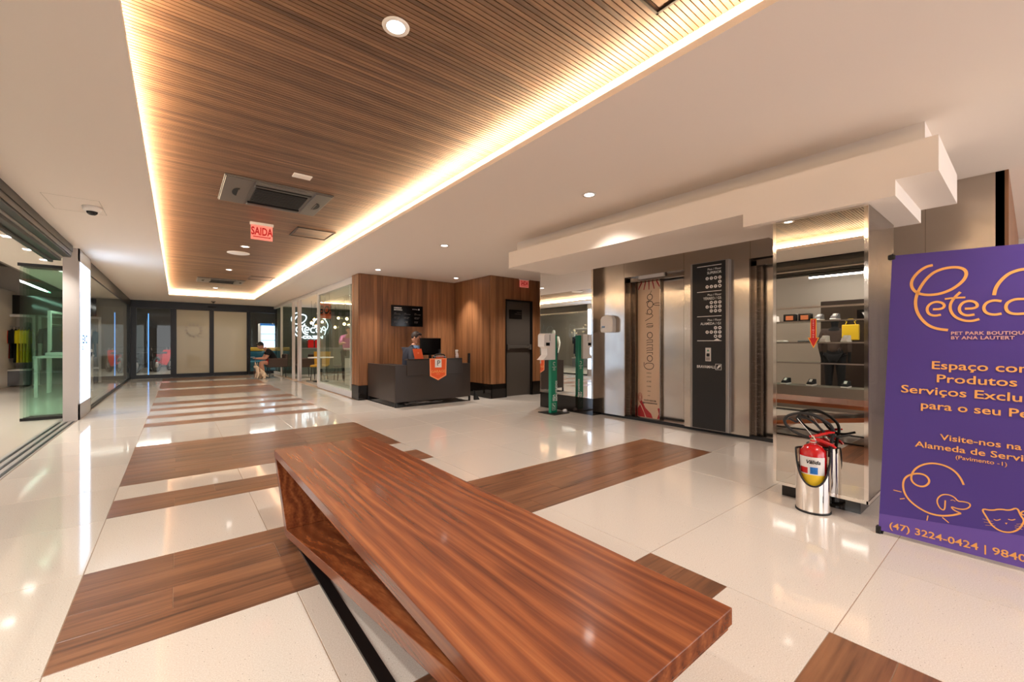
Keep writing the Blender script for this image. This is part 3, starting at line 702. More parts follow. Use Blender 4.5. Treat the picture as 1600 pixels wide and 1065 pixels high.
# fire extinguisher in a steel tube
face = math.atan2(-.955, -3.44)
t = thing('extinguisher_stand', 'polished steel tube stand with scooped front holding the red extinguisher', 'stand', (3.435, .955, 0))
vs = []; fs = []; seg = 48; rows = 8
for i in range(seg+1):
    a_ = face+math.pi*2*i/seg-math.pi; d_ = abs(math.atan2(math.sin(a_-face), math.cos(a_-face))); x_ = min(1, d_/math.radians(80))
    top = .19+.225*(x_**2.2 if x_ < 1 else 1)
    for k_ in range(rows+1): vs.append((.1*math.cos(a_), .1*math.sin(a_), .012+(top-.012)*k_/rows))
for i in range(seg):
    for k_ in range(rows): q = i*(rows+1)+k_; fs.append((q, q+rows+1, q+rows+2, q+1))
tb = MB(); tb.add(vs, fs, True); tb.add([(x*.975, y_*.975, z_) for x, y_, z_ in vs], [f[::-1] for f in fs], True)
me_ = bpy.data.meshes.new('tube'); me_.from_pydata(tb.v, [], tb.f); me_.polygons.foreach_set('use_smooth', [True]*len(tb.f)); me_.materials.append(M['chrome'])
obj('tube', me_, None, t)
rim = [vs[i*(rows+1)+rows] for i in range(seg)]
obj('rim', MB().tube(rim, .006, 6, True), 'rubber', t); obj('foot', MB().lathe([(0, 0), (.103, 0), (.103, .014), (0, .014)], seg=32, cap=False), 'rubber', t)
t = thing('fire_extinguisher', 'red fire extinguisher with white label and black hose in a steel tube', 'fire extinguisher', (3.435, .955, .016))
obj('cylinder', MB().lathe([(0, 0), (.072, 0), (.078, .02), (.078, .36), (.072, .40), (.05, .43), (.025, .445), (0, .445)], seg=32, cap=False), 'red_paint', t)
def wrap(z0, z1, a0, a1, m, name, par, r=.0786):
    vs = []; n_ = 16
    for i in range(n_+1):
        a_ = face+math.radians(a0+(a1-a0)*i/n_); vs += [(r*math.cos(a_), r*math.sin(a_), z0), (r*math.cos(a_), r*math.sin(a_), z1)]
    o_ = obj(name, MB().add(vs, [(2*i, 2*i+2, 2*i+3, 2*i+1) for i in range(n_)], True), m, par); return o_
lb = wrap(.245, .365, -70, 55, 'print_white', 'label_band', t); wrap(.14, .245, -70, 55, 'yellow', 'label_band', t)
wrap(.252, .298, -12, 20, 'blue', 'pictogram', lb, .0789); wrap(.252, .292, -62, -22, 'red', 'pictogram', lb, .0789)
fd = Vector((math.cos(face), math.sin(face), 0)); sd = Vector((0, 0, 1)).cross(fd)*-1
rt = Vector((-fd.y, fd.x, 0)); rt = rt if rt.dot(Vector((.78, -.62, 0))) > 0 else -rt
text('lettering', 'Válida', .024, 'screen_black', lb, fd*.0795-rt*.042+Vector((0, 0, .322)), rt, (0, 0, 1), shear=.25, bold=.0008)
vv = obj('valve', MB().lathe([(0, .44), (.022, .44), (.022, .475), (.012, .485), (.012, .50), (0, .50)], seg=16, cap=False), 'chrome', t)
def P3(a, z_, f_=0): v_ = rt*a+fd*f_; return (v_.x, v_.y, z_)
obj('carry_handle', MB().tube([P3(-.01, .475), P3(.03, .475), P3(.11, .445), P3(.125, .43)], [.011, .012, .010, .008], 8), 'red_paint', t)
obj('squeeze_lever', MB().tube([P3(-.02, .49), P3(.03, .505), P3(.09, .53), P3(.12, .535)], [.009, .010, .009, .006], 8), 'red_paint', t)
obj('gauge', MB().lathe([(0, 0), (.016, 0), (.016, .012), (0, .012)], (fd.x*.02, fd.y*.02, .462), 14, cap=False, axis='z'), 'red_paint', t)
hose = smooth_path([P3(-.02, .48, -.01), P3(-.10, .50, -.02), P3(-.17, .56, -.02), P3(-.16, .62, -.02), P3(-.05, .655, -.02), P3(.05, .62, -.02), P3(.12, .56, -.02), P3(.10, .45, -.03), P3(.09, .36, -.02)], 3)
obj('hose', MB().tube(hose, .010, 8), 'rubber', t)
hose = smooth_path([P3(-.14, .60, -.03), P3(-.08, .57, -.03), P3(-.10, .63, -.03), P3(0, .60, -.035), P3(.06, .52, -.035), P3(.13, .50, -.02), P3(.2, .53, 0)], 3)
obj('nozzle_hose', MB().tube(hose, .008, 8), 'rubber', t)
obj('seal_wire', MB().tube(smooth_path([P3(-.09, .61), P3(-.06, .57), P3(-.02, .52), P3(.0, .49)], 2), .002, 5), 'print_white', t)

# ------------------------------------------------------------------ PURPLE BANNER
kx = .1012; BO = Vector((3.33, .59, .02)); BU = Vector((0, -1, 0)); BV = Vector((kx, 0, 1))/math.sqrt(1+kx*kx); BNm = BU.cross(BV); BNm = BNm if BNm.x < 0 else -BNm
t = thing('banner', 'tall purple pet boutique banner with orange lettering standing at the right edge', 'banner', (3.33, .59, .0))
loc0 = Vector((0, 0, .02)); WB = .90
def bq(m, pts, th): return MB().prism(pts, loc0+BNm*th, BU, BV, -BNm*.002)
bn = obj('banner_sheet', bq('purple', [(0, 0), (WB, 0), (WB-.01, 1.655), (.036, 1.690)], .001), 'purple', t)
obj('bottom_band', MB().prism([(.0012, .0), (WB, .0), (WB, .195), (.003, .098)], loc0+BNm*.0022, BU, BV, -BNm*.001), 'purple_light', t)
oo = loc0+BNm*.002
lg = MB()
def bl(l, w=.0125, closed=False, mb=None, sm=True): ribbon(mb or lg, l, w, oo, BU, BV, BNm, .0012, sm, closed)
bl([(.2175, 1.6035), (.1901, 1.5991), (.1577, 1.574), (.1298, 1.5311), (.1246, 1.4917), (.138, 1.4571), (.1642, 1.4348), (.2058, 1.4244), (.255, 1.4294), (.3026, 1.4532), (.3404, 1.4928), (.3547, 1.5314), (.3461, 1.5606), (.3187, 1.577), (.2799, 1.5795), (.2448, 1.5717), (.2135, 1.5533), (.1841, 1.5146), (.1591, 1.4615), (.1457, 1.4101), (.1463, 1.3574), (.1611, 1.3041), (.1941, 1.2507), (.2349, 1.2238), (.2832, 1.2149)], .0145)
bl([(.2203, 1.3394), (.2559, 1.3384), (.2698, 1.3552), (.2599, 1.3749), (.2333, 1.3847), (.2064, 1.3726), (.1939, 1.3444), (.2025, 1.3116), (.2274, 1.2993), (.254, 1.3055)])
bl([(.3303, 1.4316), (.3073, 1.4025), (.2905, 1.3663), (.2908, 1.3286), (.3082, 1.2901), (.342, 1.2668), (.3749, 1.2624), (.403, 1.2732)]); bl([(.2685, 1.3964), (.303, 1.3998), (.3494, 1.3988)], .010)
bl([(.3477, 1.3342), (.3846, 1.3336), (.3978, 1.3491), (.3864, 1.3712), (.3619, 1.3793), (.3371, 1.3689), (.3247, 1.3388), (.3312, 1.3105), (.3542, 1.2939), (.3848, 1.2995)])
bl([(.4822, 1.3665), (.4535, 1.3748), (.4263, 1.362), (.4166, 1.3327), (.4266, 1.305), (.4538, 1.2934), (.4824, 1.2988)])
bl([(.6, 1.372), (.5585, 1.3719), (.5288, 1.3744), (.5029, 1.359), (.4955, 1.3332), (.503, 1.3064), (.5252, 1.2935), (.5586, 1.2945), (.60, 1.30), (.61, 1.335)], closed=True)
bl([(.4553, 1.4015), (.461, 1.4426), (.48, 1.4821), (.5063, 1.5143), (.5358, 1.5279), (.5584, 1.5317), (.62, 1.53), (.67, 1.50), (.69, 1.45), (.66, 1.38)], .0145)
obj('script_logo', lg, 'banner_text', t)
dr = MB()
bl([(.3506, .3592), (.3402, .3906), (.3195, .4239), (.2858, .4459), (.2429, .4527), (.2034, .4427), (.1676, .4162), (.1451, .3798), (.1388, .3344), (.1599, .3086), (.1916, .3058), (.2136, .3287), (.2177, .3541), (.1997, .3773), (.1681, .379), (.1315, .3608), (.1107, .3337), (.1052, .2944), (.1119, .2521), (.1335, .2144), (.1705, .185), (.2154, .1651), (.263, .165), (.3091, .1824), (.3416, .2042)], .009, mb=dr)
bl([(.3416, .2042), (.3129, .2129), (.3024, .2303), (.3293, .2237), (.3575, .2294), (.3753, .2491), (.3752, .2663), (.3532, .2704), (.3289, .2645), (.3165, .2844), (.2914, .2922), (.2661, .2835), (.2493, .2566), (.2495, .2296), (.2627, .2036), (.2797, .1998), (.2812, .2567)], .006, mb=dr)
for l_ in ([(.064, .255), (.1001, .2533)], [(.0936, .2105), (.1147, .2196)], [(.2134, .1524), (.2093, .1221)], [(.2707, .1597), (.2962, .1384)]): bl(l_, .005, mb=dr)
bl([(.302, .262), (.31, .268), (.32, .262)], .003, mb=dr)
obj('dog_drawing', dr, 'banner_text', t)
ct = MB()
bl([(.4143, .2522), (.4505, .2519), (.4802, .2693), (.5129, .2709), (.5378, .2948), (.5484, .2574), (.5595, .24), (.5582, .2229), (.5415, .1823), (.5131, .1591), (.4805, .1561), (.4508, .1766), (.4356, .2108)], .007, True, ct)
for l_ in ([(.4589, .2099), (.4693, .206), (.4822, .2173)], [(.5076, .2255), (.5201, .2241), (.5315, .2331)]): bl(l_, .004, mb=ct)
for q_ in ((.42, .20, .455, .197), (.425, .185, .46, .187), (.43, .17, .465, .178), (.535, .21, .565, .222), (.53, .20, .56, .205), (.53, .19, .555, .19)): bl([q_[:2], q_[2:]], .0015, mb=ct, sm=False)
poly2(ct, [(.4968, .2039), (.5058, .2068), (.502, .197)], oo, BU, BV, BNm, .0012)
bl([(.5484, .27), (.56, .285), (.58, .28), (.57, .265), (.555, .262)], .006, True, ct)
obj('cat_drawing', ct, 'banner_text', t)
def bt(s, u_, v_, size, m='banner_text', al='LEFT', rot=0, sx=1, bold=.0006, space=1.0):
    u2 = BU*math.cos(rot)+BV*math.sin(rot); v2 = BV*math.cos(rot)-BU*math.sin(rot)
    text('lettering', s, size, m, t, oo+BU*u_+BV*v_, u2, v2, al, bold=bold, sx=sx, space=space)
bt('PET PARK BOUTIQUE', .294, 1.188, .0175, 'banner_pale', rot=-.01, sx=1.12, space=1.05); bt('BY ANA LAUTERT', .294, 1.162, .0175, 'banner_pale', rot=-.01, sx=1.12, space=1.05)
bt('Espaço com', .2146, .990, .045, rot=-.012, bold=.0008, sx=1.24); bt('Produtos e', .2361, .914, .045, rot=-.008, bold=.0008, sx=1.26); bt('Serviços Exclusivos', .0871, .843, .045, rot=-.02, bold=.0008, sx=1.26); bt('para o seu Pet!', .1735, .757, .043, rot=-.008, bold=.0008, sx=1.2)
bt('Visite-nos na', .2576, .588, .033, rot=-.005, sx=1.2); bt('Alameda de Serviços', .155, .531, .033, rot=0, sx=1.22); bt('(Pavimento -1)', .3174, .494, .020, rot=0, sx=1.1, bold=.0002)
bt('(47) 3224-0424 | 98409-0424', .047, .028, .036, rot=.008, sx=1.12)
fr_ = MB(); fr_.tube([loc0+BU*.03+BV*1.69+Vector((.004, 0, 0)), loc0+BU*.03+BV*1.70+Vector((.02, 0, .005)), Vector((.30, -.45, .9)), loc0+BU*(WB-.02)+BV*0.01+Vector((.01, 0, 0))], .006, 6)
fr_.tube([loc0+BU*(WB-.02)+BV*1.66+Vector((.006, 0, 0)), Vector((.31, -.45, .9)), loc0+BU*.02+BV*.005+Vector((.006, 0, 0)), Vector((0, -.01, -.02))], .006, 6)
fr_.tube([Vector((.30, -.45, .9)), Vector((.55, -.45, -.0))], .006, 6)
obj('stand_poles', fr_, 'black_metal', t)
hk = MB(); hk.box(-.012, .02, -.012, .012, -.02, .045, .004); obj('foot_hook', hk, 'black_matt', t); q_ = loc0+BU*.036+BV*1.69; obj('corner_hook', MB().box(q_.x-.012, q_.x+.02, q_.y-.015, q_.y+.02, q_.z-.025, q_.z+.006, .004), 'black_matt', t)

# ------------------------------------------------------------------ GREEN GEL STAND
t = thing('gel_stand', 'green welcome stand with white gel dispenser beside the mirror wall', 'stand', (4.88, 5.0, 0))
obj('base_plate', MB().box(-.16, .2, -.19, .2, 0, .012, .004), 'black_metal', t)
pn = obj('post', MB().box(-.075, .065, -.03, .03, .012, 1.30, .003), 'green', t)
text('lettering', 'SEJA\nBEM-VINDO!', .042, 'print_white', pn, (.005, -.031, .20), (0, 0, 1), (-1, 0, 0), bold=.0015, line=1.0)
text('lettering', 'HIGIENIZE\nSUAS\nMÃOS', .014, 'print_white', pn, (-.005, -.031, .76), (1, 0, 0), (0, 0, 1), 'CENTER', line=1.2)
ribbon_mb = MB(); ribbon(ribbon_mb, [(.02, .84), (-.01, .85), (-.03, .83), (-.02, .80), (.01, .80)], .008, (0, -.03, 0), (1, 0, 0), (0, 0, 1), (0, -1, 0), .0015); obj('emblem', ribbon_mb, 'print_white', pn)
em = MB()
for a in ((-.05, .03, .05, .055), (-.05, .03, .165, .17), (-.05, -.045, .05, .17), (.025, .03, .05, .17)): em.box(a[0], a[1], -.0315, -.03, a[2], a[3])
for z_ in (.07, .085, .10): em.box(-.035, .015, -.0315, -.03, z_, z_+.005)
em.prism([(-.035, .15), (-.02, .15), (.012, .118), (.012, .113), (-.005, .113), (-.035, .14)], (0, -.0315, 0), (1, 0, 0), (0, 0, 1), (0, .0015, 0)); obj('emblem', em, 'print_white', pn)
dp = obj('dispenser', MB().prism([(-.30, .89), (-.02, .89), (-.02, 1.32), (-.24, 1.32), (-.27, 1.29), (-.27, 1.11), (-.2, 1.08), (-.2, .97), (-.27, .91)], (0, -.075, 0), (1, 0, 0), (0, 0, 1), (0, .15, 0)), 'white_plastic', t)
obj('sensor_window', MB().box(-.23, -.15, -.079, -.075, 1.12, 1.17), 'screen_black', dp); obj('slot', MB().box(-.15, -.143, -.079, -.075, 1.2, 1.3), 'black_matt', dp)
tag(obj('paper_scrap', MB().ball((5.08, 4.92, .03), (.05, .03, .03), 8, 5), 'print_white'), 'crumpled white paper on the floor beside the green stand', 'paper')

# ------------------------------------------------------------------ BENCH
t = thing('bench', 'long walnut wedge-shaped bench with black floor frame in the foreground', 'bench', (.82, 1.82, 0))
x0, x1 = -.32, .33; y0, y1 = -1.32, 1.32
def bev_prism(pts, xa, xb, name, m='bench_wood'):
    mb = MB().prism(pts, (xa, 0, 0), (0, 1, 0), (0, 0, 1), (xb-xa, 0, 0)); o_ = obj(name, mb, m, t)
    bvm = o_.modifiers.new('bev', 'BEVEL'); bvm.width = .002; bvm.segments = 2; return o_
bev_prism([(y0, .405), (y1, .405), (y1, .45), (y0, .45)], x0, x1, 'top')
bev_prism([(y1, .405), (y1-.05, .405), (.93, .06), (.95, .012), (.985, .02)], x0+.002, x1-.002, 'end_panel', 'bench_wood_upright')
bev_prism([(.95, .012), (.93, .058), (-1.10, .405), (y0+.01, .405), (y0+.01, .385)], x0, x1, 'slanted_board')
for sx in (x0+.03, x1-.07):
    mb = MB(); mb.box(sx, sx+.045, -.75, .88, 0, .012)
    mb.prism([(-.75, 0), (-.74, .012), (-1.14, .36), (-1.16, .355)], (sx, 0, 0), (0, 1, 0), (0, 0, 1), (.045, 0, 0))
    obj('floor_rail', mb, 'black_metal', t)
mb = MB(); mb.box(x0+.03, x1-.03, -.77, -.73, 0, .012); obj('cross_rail', mb, 'black_metal', t)

# ------------------------------------------------------------------ RECEPTION DESK
t = thing('reception_desk', 'dark brown reception desk with raised front and orange GARAGE pennant', 'desk', (3.05, 7.16, 0))
obj('front_panel', MB().box(0, 1.6, 0, .03, .09, .76, .003), 'desk_brown', t)
obj('side_panel', MB().box(0, .03, .03, 1.38, .09, .76, .003), 'desk_brown', t); obj('side_panel', MB().box(1.57, 1.6, .03, .9, .09, .76, .003), 'desk_brown', t)
obj('worktop', MB().box(.03, 1.57, .03, .72, .70, .73), 'black_matt', t); obj('worktop', MB().box(.03, .5, .72, 1.38, .70, .73), 'black_matt', t)
obj('raised_front', MB().box(.22, 1.39, -.03, .0, .565, .865, .003), 'desk_brown', t); obj('counter_ledge', MB().box(.22, 1.39, -.03, .12, .85, .868, .002), 'desk_brown', t)
fr_ = MB()
for x_, y_ in ((.0, 0), (1.57, 0), (.0, 1.35), (1.57, .87)): fr_.box(x_, x_+.03, y_, y_+.03, 0, .09)
fr_.box(0, 1.6, 0, .03, 0, .012); fr_.box(0, .03, 0, 1.38, 0, .012); obj('base_frame', fr_, 'black_metal', t)
obj('end_post', MB().box(1.565, 1.6, .0, .05, .76, .96, .003), 'black_matt', t)
pn = tag(obj('pennant', MB().prism([(-.185, .42), (.185, .42), (.175, .085), (0, 0), (-.175, .085)], (3.90, 7.128, .455), (1, 0, 0), (0, 0, 1), (0, .002, 0)), 'orange_light'), 'orange pointed pennant reading GARAGE hanging on the desk front', 'pennant')
obj('pennant_face', MB().prism([(-.16, .40), (.16, .40), (.15, .098), (0, .026), (-.15, .098)], (3.90, 7.1265, .455), (1, 0, 0), (0, 0, 1), (0, .0015, 0)), 'orange', pn)
obj('badge', MB().box(3.83, 3.97, 7.1245, 7.1265, .70, .855), 'print_white', pn)
text('lettering', 'P', .10, 'poster_ink', pn, (3.905, 7.1245, .735), (1, 0, 0), (0, 0, 1), 'CENTER', bold=.001)
text('lettering', 'GARAGE', .05, 'banner_text', pn, (3.90, 7.1265, .60), (1, 0, 0), (0, 0, 1), 'CENTER', sx=1.1); text('lettering', 'BRAVA', .018, 'orange_light', pn, (3.90, 7.1265, .565), (1, 0, 0), (0, 0, 1), 'CENTER')
t = thing('monitor', 'black computer monitor on the reception desk in front of the clerk', 'monitor', (3.93, 7.50, .73), rz=math.radians(4))
obj('screen', MB().box(-.235, .235, -.02, .02, .20, .535, .006), 'screen_black', t); obj('stand', MB().box(-.03, .03, 0, .03, .01, .3, .003), 'black_matt', t); obj('foot', MB().box(-.1, .1, -.07, .1, 0, .012, .003), 'black_matt', t)
t = thing('card_stand', 'small orange card leaning on the desk ledge left of the monitor', 'card', (3.53, 7.2, .868))
obj('card', MB().prism([(-.08, 0), (.1, 0), (.065, .19), (-.115, .19)], (0, .0, 0), (1, 0, 0), (0, .1, 1), (0, .004, 0)), 'orange', t)
obj('foot', MB().prism([(0, 0), (.06, 0), (.0, .12)], (-.02, .01, 0), (0, 1, 0), (0, 0, 1), (.03, 0, 0)), 'orange_light', t)
t = thing('spray_bottle', 'white trigger spray bottle on the right of the desk ledge', 'bottle', (4.36, 7.20, .868))
obj('bottle', MB().lathe([(0, 0), (.03, 0), (.032, .05), (.025, .09), (.012, .115), (.012, .13), (0, .13)], seg=16, cap=False), 'clear_bottle', t)
obj('trigger', MB().box(-.04, .025, -.012, .012, .13, .165, .006).box(-.035, -.025, -.006, .006, .09, .135), 'white_plastic', t)
t = thing('desk_telephone', 'black telephone with orange strip on the desk ledge below the monitor', 'telephone', (3.98, 7.21, .868))
obj('body', MB().prism([(0, 0), (.08, 0), (.08, .05), (0, .015)], (-.13, -.03, 0), (0, 1, 0), (0, 0, 1), (.26, 0, 0)), 'black_matt', t)
obj('handset', MB().tube(smooth_path([(-.11, 0, .05), (-.09, 0, .075), (0, 0, .085), (.09, 0, .075), (.11, 0, .05)], 2), .013, 8), 'black_matt', t)
for k_ in range(5): obj('key_strip', MB().box(-.1+k_*.035, -.075+k_*.035, -.034, -.028, .012, .035), 'orange', t)
mb = MB(); rnd = random.Random(3)
for k_ in range(3): mb.tube(smooth_path([(3.25+k_*.05+i*.12, 7.22+rnd.uniform(-.04, .04), .02+rnd.uniform(0, .05)) for i in range(7)], 2), .007, 6)
tag(obj('cables', mb, 'grey_metal'), 'tangle of grey cables under the reception desk', 'cable')
tag(obj('floor_wedge', MB().prism([(0, 0), (.12, 0), (0, .2)], (4.76, 7.16, 0), (1, 0, 0), (0, 0, 1), (0, .05, 0)), 'black_matt'), 'small black wedge foot on the floor right of the desk', 'wedge')

# ------------------------------------------------------------------ PEOPLE
def hand(mb_j, edges, key, wrist, dirv, side, r=.011):
    """palm + five fingers as chains rooted in the palm"""
    d = Vector(dirv).normalized(); s = Vector(side).normalized(); w = Vector(wrist)
    mb_j[key+'p'] = (*(w+d*.05), (.03, .022)); edges.append((key, key+'p'))
    for i, (off, ln) in enumerate(((-.028, .055), (-.010, .07), (.010, .068), (.028, .05))):
        a = w+d*.085+s*off; b_ = a+d*ln*.6-Vector((0, 0, .012)); mb_j[key+'f%da' % i] = (*a, r); mb_j[key+'f%db' % i] = (*b_, r*.8)
        edges += [(key+'p', key+'f%da' % i), (key+'f%da' % i, key+'f%db' % i)]
    a = w+d*.04+s*-.045; b_ = a+d*.035-s*.01; mb_j[key+'t'] = (*b_, r); edges.append((key+'p', key+'t'))
def head_mb(c, yaw, pitch=0, hair='hair', parent=None, s=1.0, hair_len=0):
    """head with eyes, nose, mouth, ears, hair; faces +x rotated by yaw"""
    R = Euler((0, pitch, yaw)).to_matrix(); c = Vector(c); mb = MB()
    P = lambda x, y_, z_: c+R @ Vector((x*s, y_*s, z_*s))
    mb.ball(c, (.095*s, .075*s, .115*s), 18, 12, R); mb.ball(P(.015, 0, -.06), (.07*s, .055*s, .06*s), 14, 8, R)
    mb.ball(P(.095, 0, -.015), (.022*s, .013*s, .026*s), 8, 6, R)
    for q in (-1, 1): mb.ball(P(-.005, q*.077, -.01), (.02*s, .01*s, .03*s), 8, 6, R)
    obj('head', mb, 'skin', parent)
    e = MB()
    for q in (-1, 1): e.ball(P(.084, q*.03, .008), (.009*s, .012*s, .007*s), 8, 5, R)
    obj('eyes', e, 'hair_black', parent); obj('mouth', MB().ball(P(.083, 0, -.06), (.008*s, .022*s, .005*s), 8, 5, R), 'cloth_red', parent)
    h = MB(); h.ball(P(-.018, 0, .03), (.098*s, .084*s, .10*s), 18, 12, R); h.ball(P(.035, 0, .085), (.06*s, .06*s, .03*s), 12, 8, R)
    if hair_len: h.ball(P(-.06, 0, -.07), (.05*s, .08*s, .14*s), 12, 8, R)
    obj('hair', h, hair, parent)
# clerk behind the desk (faces the monitor, to the right and slightly down)
t = thing('person', 'seated person in dark jacket and light blue shirt behind the desk', 'person', (3.62, 7.88, 0))
j = {'pel': (0, 0, .50, (.15, .11)), 'bel': (.01, 0, .68, (.14, .10)), 'che': (.03, -.02, .92, (.16, .11)), 'nk': (.09, -.05, 1.08, .055), 'nt': (.12, -.07, 1.17, .052),
     'hl': (.03, -.11, .50, .09), 'kl': (.40, -.13, .50, .065), 'al': (.42, -.13, .10, .045), 'tl': (.56, -.13, .04, .04), 'hr': (.03, .11, .50, .09), 'kr': (.40, .15, .50, .065), 'ar': (.42, .15, .10, .045), 'tr': (.56, .15, .04, .04),
     'sl': (.02, -.21, 1.00, .06), 'el': (-.07, -.33, .83, .045), 'wl': (.06, -.50, .80, .03), 'sr': (.05, .19, 1.00, .06), 'er': (.16, .24, .80, .045), 'wr': (.34, .08, .79, .03)}
ed = [('pel', 'bel'), ('bel', 'che'), ('che', 'nk'), ('nk', 'nt'), ('pel', 'hl'), ('hl', 'kl'), ('kl', 'al'), ('al', 'tl'), ('pel', 'hr'), ('hr', 'kr'), ('kr', 'ar'), ('ar', 'tr'), ('che', 'sl'), ('sl', 'el'), ('el', 'wl'), ('che', 'sr'), ('sr', 'er'), ('er', 'wr')]
hand(j, ed, 'wl', j['wl'][:3], (.5, -.6, -.05), (.7, .6, 0)); hand(j, ed, 'wr', j['wr'][:3], (1, -.3, -.1), (0, 1, 0))
paint(skin('body', j, ed, 'skin', t), j, {'cloth_navy': ('pel', 'bel', 'che', 'sl', 'el', 'sr', 'er', 'nk'), 'cloth_black': ('hl', 'kl', 'al', 'tl', 'hr', 'kr', 'ar', 'tr')})
J = {k: j[k] for k in ('pel', 'bel', 'che', 'nk', 'sl', 'el', 'sr', 'er')}; J = {k: (*v[:3], tuple(x*1.2 for x in v[3]) if isinstance(v[3], tuple) else v[3]*1.65) for k, v in J.items()}
J['nk'] = (.08, -.045, 1.06, .07); J['cl'] = (.03, -.45, .805, .045); J['cr'] = (.29, .11, .795, .045)
skin('jacket', J, [('pel', 'bel'), ('bel', 'che'), ('che', 'nk'), ('che', 'sl'), ('sl', 'el'), ('el', 'cl'), ('che', 'sr'), ('sr', 'er'), ('er', 'cr')], 'cloth_navy', t)
J = {k: (*j[k][:3], j[k][3]*1.15) for k in ('hl', 'kl', 'al', 'hr', 'kr', 'ar')}; J['p'] = (0, 0, .50, .13)
skin('trousers', {'p': J['p'], **{k: J[k] for k in J if k != 'p'}}, [('p', 'hl'), ('hl', 'kl'), ('kl', 'al'), ('p', 'hr'), ('hr', 'kr'), ('kr', 'ar')], 'cloth_black', t)
obj('shirt_collar', MB().prism([(-.045, .05), (.045, .05), (.055, .11), (.02, .12), (-.02, .12), (-.055, .11), (-.02, -.1), (.02, -.1)][:6]+[(-.03, 0)], (.165, -.16, 1.0), (.9, -.3, 0), (.0, .15, 1), (0, .03, 0)), 'cloth_blue', t)
obj('shirt_front', MB().prism([(-.05, .14), (.05, .14), (.0, -.06)], (.12, -.175, .98), (.9, -.35, 0), (0, .25, 1), (.0, .03, 0)), 'cloth_blue', t)
obj('tie', MB().prism([(-.012, .1), (.012, .1), (.018, -.08), (0, -.1), (-.018, -.08)], (.12, -.18, .97), (.9, -.35, 0), (0, .25, 1), (0, .006, 0)), 'cloth_black', t)
head_mb((.15, -.085, 1.275), math.radians(-50), .25, parent=t)
tc_ = thing('office_chair', 'black office chair under the clerk behind the desk', 'chair', (3.60, 7.9, 0))
obj('seat', MB().box(-.24, .24, -.23, .23, .40, .45, .02), 'black_matt', tc_); obj('backrest', MB().box(-.27, -.23, -.2, .2, .46, .70, .015), 'black_matt', tc_); obj('column', MB().cyl((0, 0, .06), (0, 0, .40), .025), 'grey_metal', tc_)
for k_ in range(5):
    a_ = k_*math.tau/5; obj('leg', MB().tube([(0, 0, .07), (.26*math.cos(a_), .26*math.sin(a_), .05), (.26*math.cos(a_), .26*math.sin(a_), 0.0)], .016, 6), 'black_matt', tc_)
# man on the far chair, bent over a phone, facing the left (-x)
t = thing('person', 'seated man in black shirt and red shorts bent over a phone, dog at his feet', 'person', (2.62, 16.3, 0))
j = {'pel': (0, 0, .52, (.15, .12)), 'bel': (-.05, 0, .68, (.14, .11)), 'che': (-.18, 0, .87, (.16, .12)), 'nk': (-.28, 0, .98, .06), 'nt': (-.33, 0, 1.03, .055),
     'hl': (-.04, -.11, .50, .09), 'kl': (-.42, -.17, .52, .065), 'al': (-.36, -.17, .10, .045), 'tl': (-.50, -.18, .04, .04), 'hr': (-.04, .11, .50, .09), 'kr': (-.42, .17, .52, .065), 'ar': (-.36, .17, .10, .045), 'tr': (-.5, .18, .04, .04),
     'sl': (-.19, -.2, .90, .065), 'el': (-.30, -.22, .66, .048), 'wl': (-.53, -.07, .66, .032), 'sr': (-.19, .2, .90, .065), 'er': (-.32, .22, .66, .048), 'wr': (-.53, .06, .66, .032)}
hand(j, e2 := list(ed[:18]), 'wl', j['wl'][:3], (-1, .2, .1), (0, 1, 0)); hand(j, e2, 'wr', j['wr'][:3], (-1, -.2, .1), (0, -1, 0))
paint(skin('body', j, e2, 'skin', t), j, {'cloth_black': ('bel', 'che', 'sl', 'sr'), 'cloth_red': ('pel', 'hl', 'hr')})
J = {k: (*j[k][:3], tuple(x*1.12 for x in j[k][3]) if isinstance(j[k][3], tuple) else j[k][3]*1.25) for k in ('pel', 'bel', 'che', 'nk', 'sl', 'sr')}
J['ul'] = (-.25, -.215, .76, .07); J['ur'] = (-.26, .215, .76, .07)
skin('shirt', J, [('pel', 'bel'), ('bel', 'che'), ('che', 'nk'), ('che', 'sl'), ('sl', 'ul'), ('che', 'sr'), ('sr', 'ur')], 'cloth_black', t)
skin('shorts', {'p': (0, 0, .51, (.16, .14)), 'hl': (-.05, -.11, .50, .1), 'kl': (-.30, -.15, .52, .085), 'hr': (-.05, .11, .50, .1), 'kr': (-.30, .15, .52, .085)}, [('p', 'hl'), ('hl', 'kl'), ('p', 'hr'), ('hr', 'kr')], 'cloth_red', t)
for q in (-1, 1): obj('shoe', MB().ball((-.44, q*.175, .045), (.13, .05, .045), 12, 8), 'cloth_black', t)
head_mb((-.43, 0, 1.09), math.pi, .55, 'hair_black', t)
tag(obj('phone', MB().box(2.62-.72, 2.62-.60, 16.24, 16.31, .70, .712, .003), 'print_white'), 'white phone held by the seated man', 'phone').rotation_euler = (0, 0, 0)
